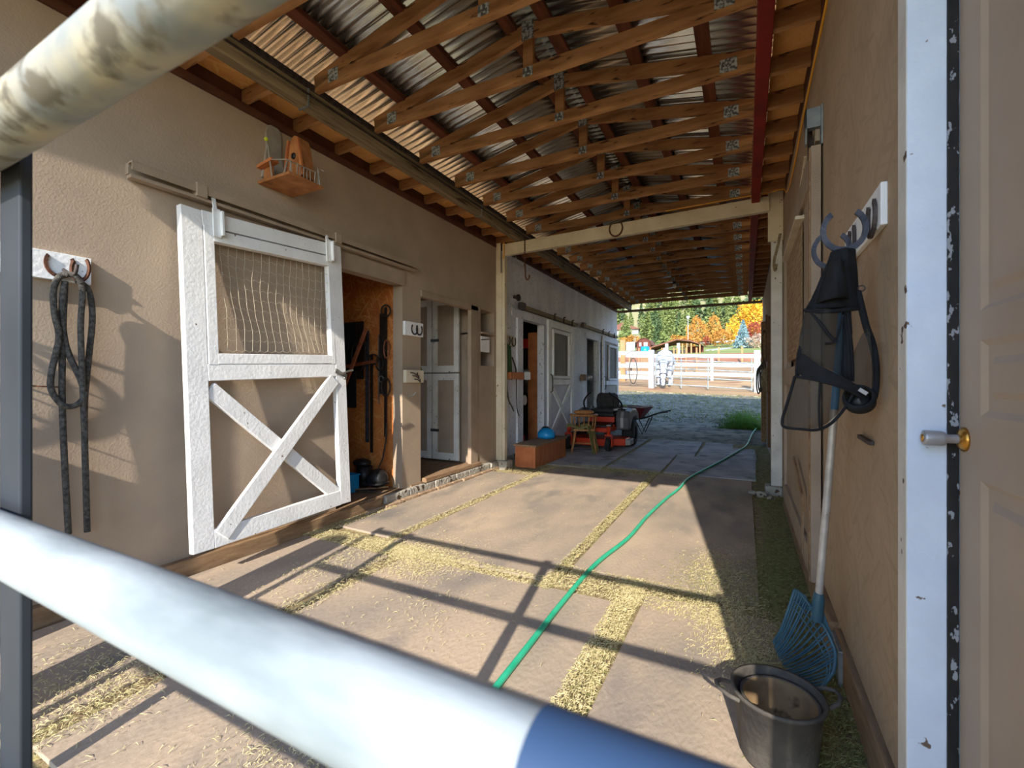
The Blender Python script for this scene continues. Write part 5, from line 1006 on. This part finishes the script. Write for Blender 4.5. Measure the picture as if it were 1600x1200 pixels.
hx, hy = -2.93, 19.0; hz = zt(hy, hx)
hr = root('horse', 'white horse grazing head down behind the thin gate, facing the camera', 'horse', (hx, hy, hz)); hr.rotation_euler = (0, 0, R(6)); hr.scale = (1.25, 1, 1.06)
def skin(name, V, E_, m_, par):
    me = bpy.data.meshes.new(name); me.from_pydata([v[:3] for v in V], E_, []); o = bpy.data.objects.new(name, me); COL.objects.link(o); o.parent = par
    md = o.modifiers.new('skin', 'SKIN'); md.use_smooth_shade = True
    for sv, v in zip(me.skin_vertices[0].data, V): sv.radius = (v[3], v[4] if len(v) > 4 else v[3])
    me.skin_vertices[0].data[0].use_root = True
    s = o.modifiers.new('sub', 'SUBSURF'); s.levels = 2; s.render_levels = 2; me.materials.append(M[m_]); return o
V = [(0, 1.25, 1.22, .27, .27), (0, .85, 1.16, .31, .33), (0, .4, 1.17, .29, .32), (0, .05, 1.14, .25, .30), (0, -.2, 1.02, .17, .22), (0, -.42, .80, .12, .17), (0, -.6, .58, .10, .13), (0, -.70, .42, .10, .115), (0, -.76, .26, .075, .09), (0, -.80, .10, .055, .06), (0, -.81, .045, .05, .05), (0, 1.5, 1.15, .2, .2)]
E_ = [(0, 1), (1, 2), (2, 3), (3, 4), (4, 5), (5, 6), (6, 7), (7, 8), (8, 9), (9, 10), (0, 11)]
for sx in (-1, 1):
    k = len(V); V += [(sx * .16, .08, .92, .12), (sx * .17, .05, .72, .085), (sx * .17, .03, .47, .06), (sx * .17, .05, .18, .04), (sx * .17, .02, .05, .055)]; E_ += [(3, k), (k, k + 1), (k + 1, k + 2), (k + 2, k + 3), (k + 3, k + 4)]
    k = len(V); V += [(sx * .18, 1.2, .95, .17), (sx * .19, 1.05, .72, .11), (sx * .19, 1.38, .50, .065), (sx * .19, 1.32, .2, .042), (sx * .19, 1.27, .05, .055)]; E_ += [(0, k), (k, k + 1), (k + 1, k + 2), (k + 2, k + 3), (k + 3, k + 4)]
skin('body', V, E_, 'horse', hr)
for sx in (-1, 1):
    MB().lathe([(0, 0), (.03, .02), (.035, .06), (.02, .11), (0, .13)], (sx * .065, -.66, .50), 10, Matrix.Rotation(R(-25 * sx), 4, 'Y')).build('ear', 'horse', hr, world=False)
    MB().ball((sx * .085, -.76, .36), .018).build('eye', 'black', hr, world=False)
MB().tube(smooth_path([(0, .05, 1.48), (0, -.12, 1.28), (0, -.34, 1.04), (0, -.55, .78), (0, -.68, .58), (0, -.80, .50)]), [.03] * 30 + [.02], 8).build('mane', 'mane', hr, world=False)
MB().tube(smooth_path([(0, 1.62, 1.3), (0, 1.75, 1.1), (0, 1.75, .7), (0, 1.72, .4)]), [.05] * 18 + [.02], 8).build('tail', 'mane', hr, world=False)
h_ = MB(); h_.tube([(.098 * math.cos(t), -.795 - .02 * math.sin(t), .22 + .10 * math.sin(t)) for t in [2 * math.pi * i / 20 for i in range(20)]], .012, 6, closed=True)
h_.tube([(.115 * math.cos(t), -.70 - .11 * math.sin(t), .46 + .06 * math.sin(t)) for t in [2 * math.pi * i / 20 for i in range(20)]], .012, 6, closed=True); h_.build('halter', 'hoof', hr, world=False)

# ------------------------------------------------------------ buildings beyond
def gy(y, x): return zt(y, x)
bn = root('gambrel_barn', 'small red barn with a curved gambrel roof and white windows', 'barn', (-14.6, 72, gy(72, -14.6))); z = gy(72, -14.6) - .3
prof = [(-2.0, 0), (2.0, 0), (2.0, 2.0), (1.75, 2.7), (1.2, 3.3), (.6, 3.6), (0, 3.7), (-.6, 3.6), (-1.2, 3.3), (-1.75, 2.7), (-2.0, 2.0)]
MB().prism(prof, (-13.4, 70, z), (1, 0, 0), (0, 0, 1), (0, 7, 0)).build('wall', 'barnwall', bn)
rf = MB(); rp_ = [(-2.25, 1.75), (-1.9, 2.75), (-1.3, 3.42), (-.6, 3.75), (0, 3.85), (.6, 3.75), (1.3, 3.42), (1.9, 2.75), (2.25, 1.75)]
for (a, b), (c, d) in zip(rp_, rp_[1:]): rf.prism([(a, b), (c, d), (c, d + .12), (a, b + .12)], (-13.4, 69.8, z), (1, 0, 0), (0, 0, 1), (0, 7.4, 0))
rf.build('roof', 'redroof', bn); MB().prism([(-18.5, .8), (-15.3, 2.9), (-15.3, 3.05), (-18.5, .95)], (0, 70, z), (1, 0, 0), (0, 0, 1), (0, 7, 0)).build('lean_to_roof', 'redroof', bn)
for x in (-14.35, -13.05, -12.55):
    w_ = MB().box(x - .3, 69.94, z + 1.5, x + .3, 70.0, z + 2.6).build('window', 'fence', bn); MB().box(x - .2, 69.92, z + 1.6, x + .2, 69.95, z + 2.5).build('pane', 'shade', w_)
bn.scale = (.52, .52, .52); bn.location = (-14.6, 72, gy(72, -14.6) + .1)
pv = root('pavilion', 'long open shed with a brown roof and pale stone pillars', 'shed', (-9, 58, gy(58, -9))); z = gy(58, -8) + .0
MB().prism([(-12.2, 1.3), (-7.6, 2.9), (-5.9, 2.6), (-4.6, 2.0), (-4.6, 2.15), (-5.9, 2.8), (-7.6, 3.1), (-12.2, 1.5)], (0, 57, z - .5), (1, 0, 0), (0, 0, 1), (0, 5, 0)).build('roof', 'redroof', pv)
for x in (-8.9, -7.4): MB().box(x - .2, 57, z - .8, x + .2, 57.4, z + 1.9).build('stone_pillar', 'shade', pv)
for x in (-6.9, -6.35, -5.8, -4.75): MB().box(x - .08, 57, z - .8, x + .08, 57.2, z + 1.8).build('cedar_post', 'cedar', pv)
MB().box(-11.5, 61, z - .6, -7.0, 61.4, z + 1.1).build('back_wall', 'shade', pv); MB().box(-7.0, 61, z - .6, -4.6, 61.2, z + 1.6).build('back_wall', 'barnwall', pv, label='dark red brown back wall')
pv.scale = (.9, .9, .72); pv.location = (-8.6, 58, gy(58, -9) - .15)
hs_ = root('farmhouse', 'distant house with a red brown roof on the slope', 'house', (-27, 120, gy(120, -27))); z = gy(120, -27)
MB().box(-33, 120, z - 1, -25, 126, z + 2).build('wall', 'shade', hs_); MB().prism([(-33.5, 2), (-29, 4), (-24.5, 2)], (0, 119.5, z), (1, 0, 0), (0, 0, 1), (0, 7, 0)).build('roof', 'redroof', hs_)
hs_ = root('farmhouse', 'small pale house half hidden among the autumn trees', 'house', (-6, 118, gy(118, -6))); z = gy(118, -6)
MB().box(-9, 118, z - 1, -4.5, 123, z + 2.2).build('wall', 'cream', hs_); MB().prism([(-9.4, 2.2), (-6.7, 3.8), (-4.1, 2.2)], (0, 117.6, z), (1, 0, 0), (0, 0, 1), (0, 6, 0)).build('roof', 'redroof', hs_)
lp = root('yard_lamp', 'white lamp on a tall pole in front of the amber tree', 'lamp', (-6.5, 62, gy(62, -6.5))); z = gy(62, -6.5)
MB().tube([(-6.6, 62, z), (-6.6, 62, z + 4.3)], .035, 6).build('pole', 'fence', lp); MB().lathe([(0, 0), (.12, 0), (.22, .4), (0, .45)], (-6.6, 62, z + 4.25), 12).build('lamp_shade', 'fence', lp)
for i, x in enumerate((-4.6, -3.9, -3.2)): tag(MB().bar((x, 66, gy(66, x) + .05), (x + 1.8, 74, gy(74, x) + .05), .3, .08).build('garden_bed', 'fence'), 'pale garden row on the green slope, %s from the left' % ORD[i], 'garden bed', 'garden rows')

# ------------------------------------------------------------ trees
def crown(name, kind, m_, n_, seed, par, spread=.5, leaf=.09):
    rnd = random.Random(seed); vs = []; fs = []
    for _ in range(n_):
        if kind == 'pine':
            h = rnd.random() ** .8; lay = .5 + .5 * abs(math.sin(h * 26)); r0 = (1 - h) * spread * (.45 + .55 * lay) * rnd.uniform(.55, 1); a = rnd.uniform(0, 6.283)
            p = Vector((r0 * math.cos(a), r0 * math.sin(a), .12 + .88 * h - r0 * .25)); s = leaf * (1.2 - .6 * h)
        else:
            while True:
                q = Vector((rnd.uniform(-1, 1), rnd.uniform(-1, 1), rnd.uniform(-1, 1)))
                if q.length <= 1: break
            q = q.normalized() * (q.length ** .4); bump_ = 1 + .18 * math.sin(5 * q.x + 3 * q.z + seed) + .12 * math.sin(9 * q.y - 6 * q.z)
            p = Vector((q.x * spread * bump_, q.y * spread * bump_, .56 + q.z * .42 * bump_)); s = leaf
        d1 = Vector((rnd.gauss(0, 1), rnd.gauss(0, 1), rnd.gauss(0, .6))).normalized() * s * rnd.uniform(.5, 1.2); d2 = Vector((rnd.gauss(0, 1), rnd.gauss(0, 1), rnd.gauss(0, .8))).normalized() * s * rnd.uniform(.5, 1.2)
        k = len(vs); vs += [p, p + d1, p + d1 * .5 + d2, p + d2 * .8 - d1 * .2]; fs += [(k, k + 1, k + 2), (k, k + 2, k + 3)]
    mb = MB(); mb.add(vs, fs); return mb.build(name, m_, par, world=False)
def tree(name, kind, m_, n_, seed, label, cat='tree', group=None, spread=.5, leaf=.09, tr_r=.02):
    t = root(name, label, cat, (0, 0, 0), group); crown('crown', kind, m_, n_, seed, t, spread, leaf)
    MB().tube([(0, 0, -.08), (.01, 0, .3), (0, .01, .8)], [tr_r, tr_r * .8, tr_r * .3], 6).build('trunk', 'bark', t, world=False); return t
def put(t, x, y, h, w_=1.0, rz=0, dz=0): t.location = (x, y, zt(y, x) + dz); t.scale = (h * w_, h * w_, h); t.rotation_euler = (0, 0, rz); return t
put(tree('golden_tree', 'round', 'leafyellow', 2600, 1, 'large golden yellow tree behind the blue spruce', leaf=.05), at(1178, 96), 96, 7.4, 1.0)
put(tree('golden_tree', 'round', 'leafyellow', 1200, 8, 'bright yellow small tree just left of the blue spruce', leaf=.07), at(1147, 82), 82, 3.6, .75)
put(tree('golden_tree', 'round', 'leafyellow', 1600, 4, 'tall golden tree at the right edge of the view behind the red tree', leaf=.07), at(1203, 104), 104, 8.5, 1.1)
put(tree('blue_spruce', 'pine', 'spruce', 2200, 2, 'pale blue spruce in front of the golden tree', spread=.40, leaf=.06), at(1161, 72), 72, 4.2, .95, dz=-.2)
put(tree('red_tree', 'round', 'leafred', 900, 3, 'rust red small tree right of the blue spruce', leaf=.08), at(1180, 80), 80, 3.9, .6)
put(tree('bare_shrub', 'round', 'leafgrey', 1200, 5, 'greyish twiggy shrub right of the blue spruce', cat='shrub', leaf=.07), at(1183, 71), 71, 2.2, 1.2, dz=-.3)
put(tree('amber_tree', 'round', 'leaforange', 1800, 6, 'amber tree behind the right end of the open shed', leaf=.06), at(1090, 82), 82, 5.0, .62)
put(tree('amber_tree', 'round', 'leaforange', 1300, 7, 'olive amber tree between the shed and the blue spruce', leaf=.07), at(1128, 78), 78, 3.0, 1.05)
put(tree('amber_tree', 'round', 'leaforange', 900, 12, 'slim amber tree behind the garden rows', leaf=.07), at(1116, 90), 90, 5.4, .5)
put(tree('amber_shrub', 'round', 'leaforange', 900, 9, 'low amber shrub left of the garden rows', cat='shrub', leaf=.09), at(1078, 76), 76, 2.1, 1.3)
put(tree('red_shrub', 'round', 'leafred', 500, 13, 'small orange red shrub above the garden rows', cat='shrub', leaf=.1), at(1105, 80), 80, 1.8, .8)
put(tree('amber_shrub', 'round', 'leaforange', 900, 10, 'olive amber shrub left of the gambrel barn', cat='shrub', leaf=.09), at(985, 84), 84, 2.4, 1.5)
put(tree('amber_shrub', 'round', 'leaforange', 700, 14, 'low amber shrub right above the shed roof', cat='shrub', leaf=.09), at(1062, 80), 80, 2.2, 1.6)
rnd = random.Random(21); protos = [tree('pine_tree', 'pine', m_, n_, s, lb, group='pines on the hillside', spread=sp, leaf=.10, tr_r=.012) for m_, n_, s, sp, lb in
    (('pine', 420, 31, .26, 'light green pine on the dry hillside'), ('pine2', 420, 32, .24, 'dark green pine on the dry hillside'), ('pine', 420, 33, .32, 'broad light green pine on the hillside'))]
used = [False] * 3; k = 0; ys = []
while k < 297:
    y = 104 + 250 * rnd.random() ** 1.5; x = rnd.uniform(-.36, .16) * y
    if 112 < y < 130 and (-36 < x < -22 or -11 < x < -2): continue
    i = rnd.randrange(3); o = protos[i] if not used[i] else dup(protos[i]); used[i] = True
    h = rnd.uniform(5, 9) * (1.15 if y > 150 else .8); put(o, x, y, h, rnd.uniform(.85, 1.25), rnd.uniform(0, 6)); k += 1
for i, (u, y, h, m_, lb) in enumerate([(1044, 92, 6.6, 'pine', 'tall layered conifer above the open shed'), (1109, 110, 9.0, 'pine2', 'tall dark conifer above the slim amber tree'), (1012, 98, 7.0, 'pine', 'broad conifer above the gambrel barn'), (978, 96, 6.5, 'pine', 'conifer just past the far wall corner'), (1030, 95, 5.5, 'pine2', 'darker conifer right of the broad conifer'), (1110, 92, 3.6, 'pine2', 'small dark conifer between the amber trees')]):
    put(tree('conifer', 'pine', m_, 1100, 50 + i, lb, spread=.34, leaf=.08), at(u, y), y, h, 1.0)
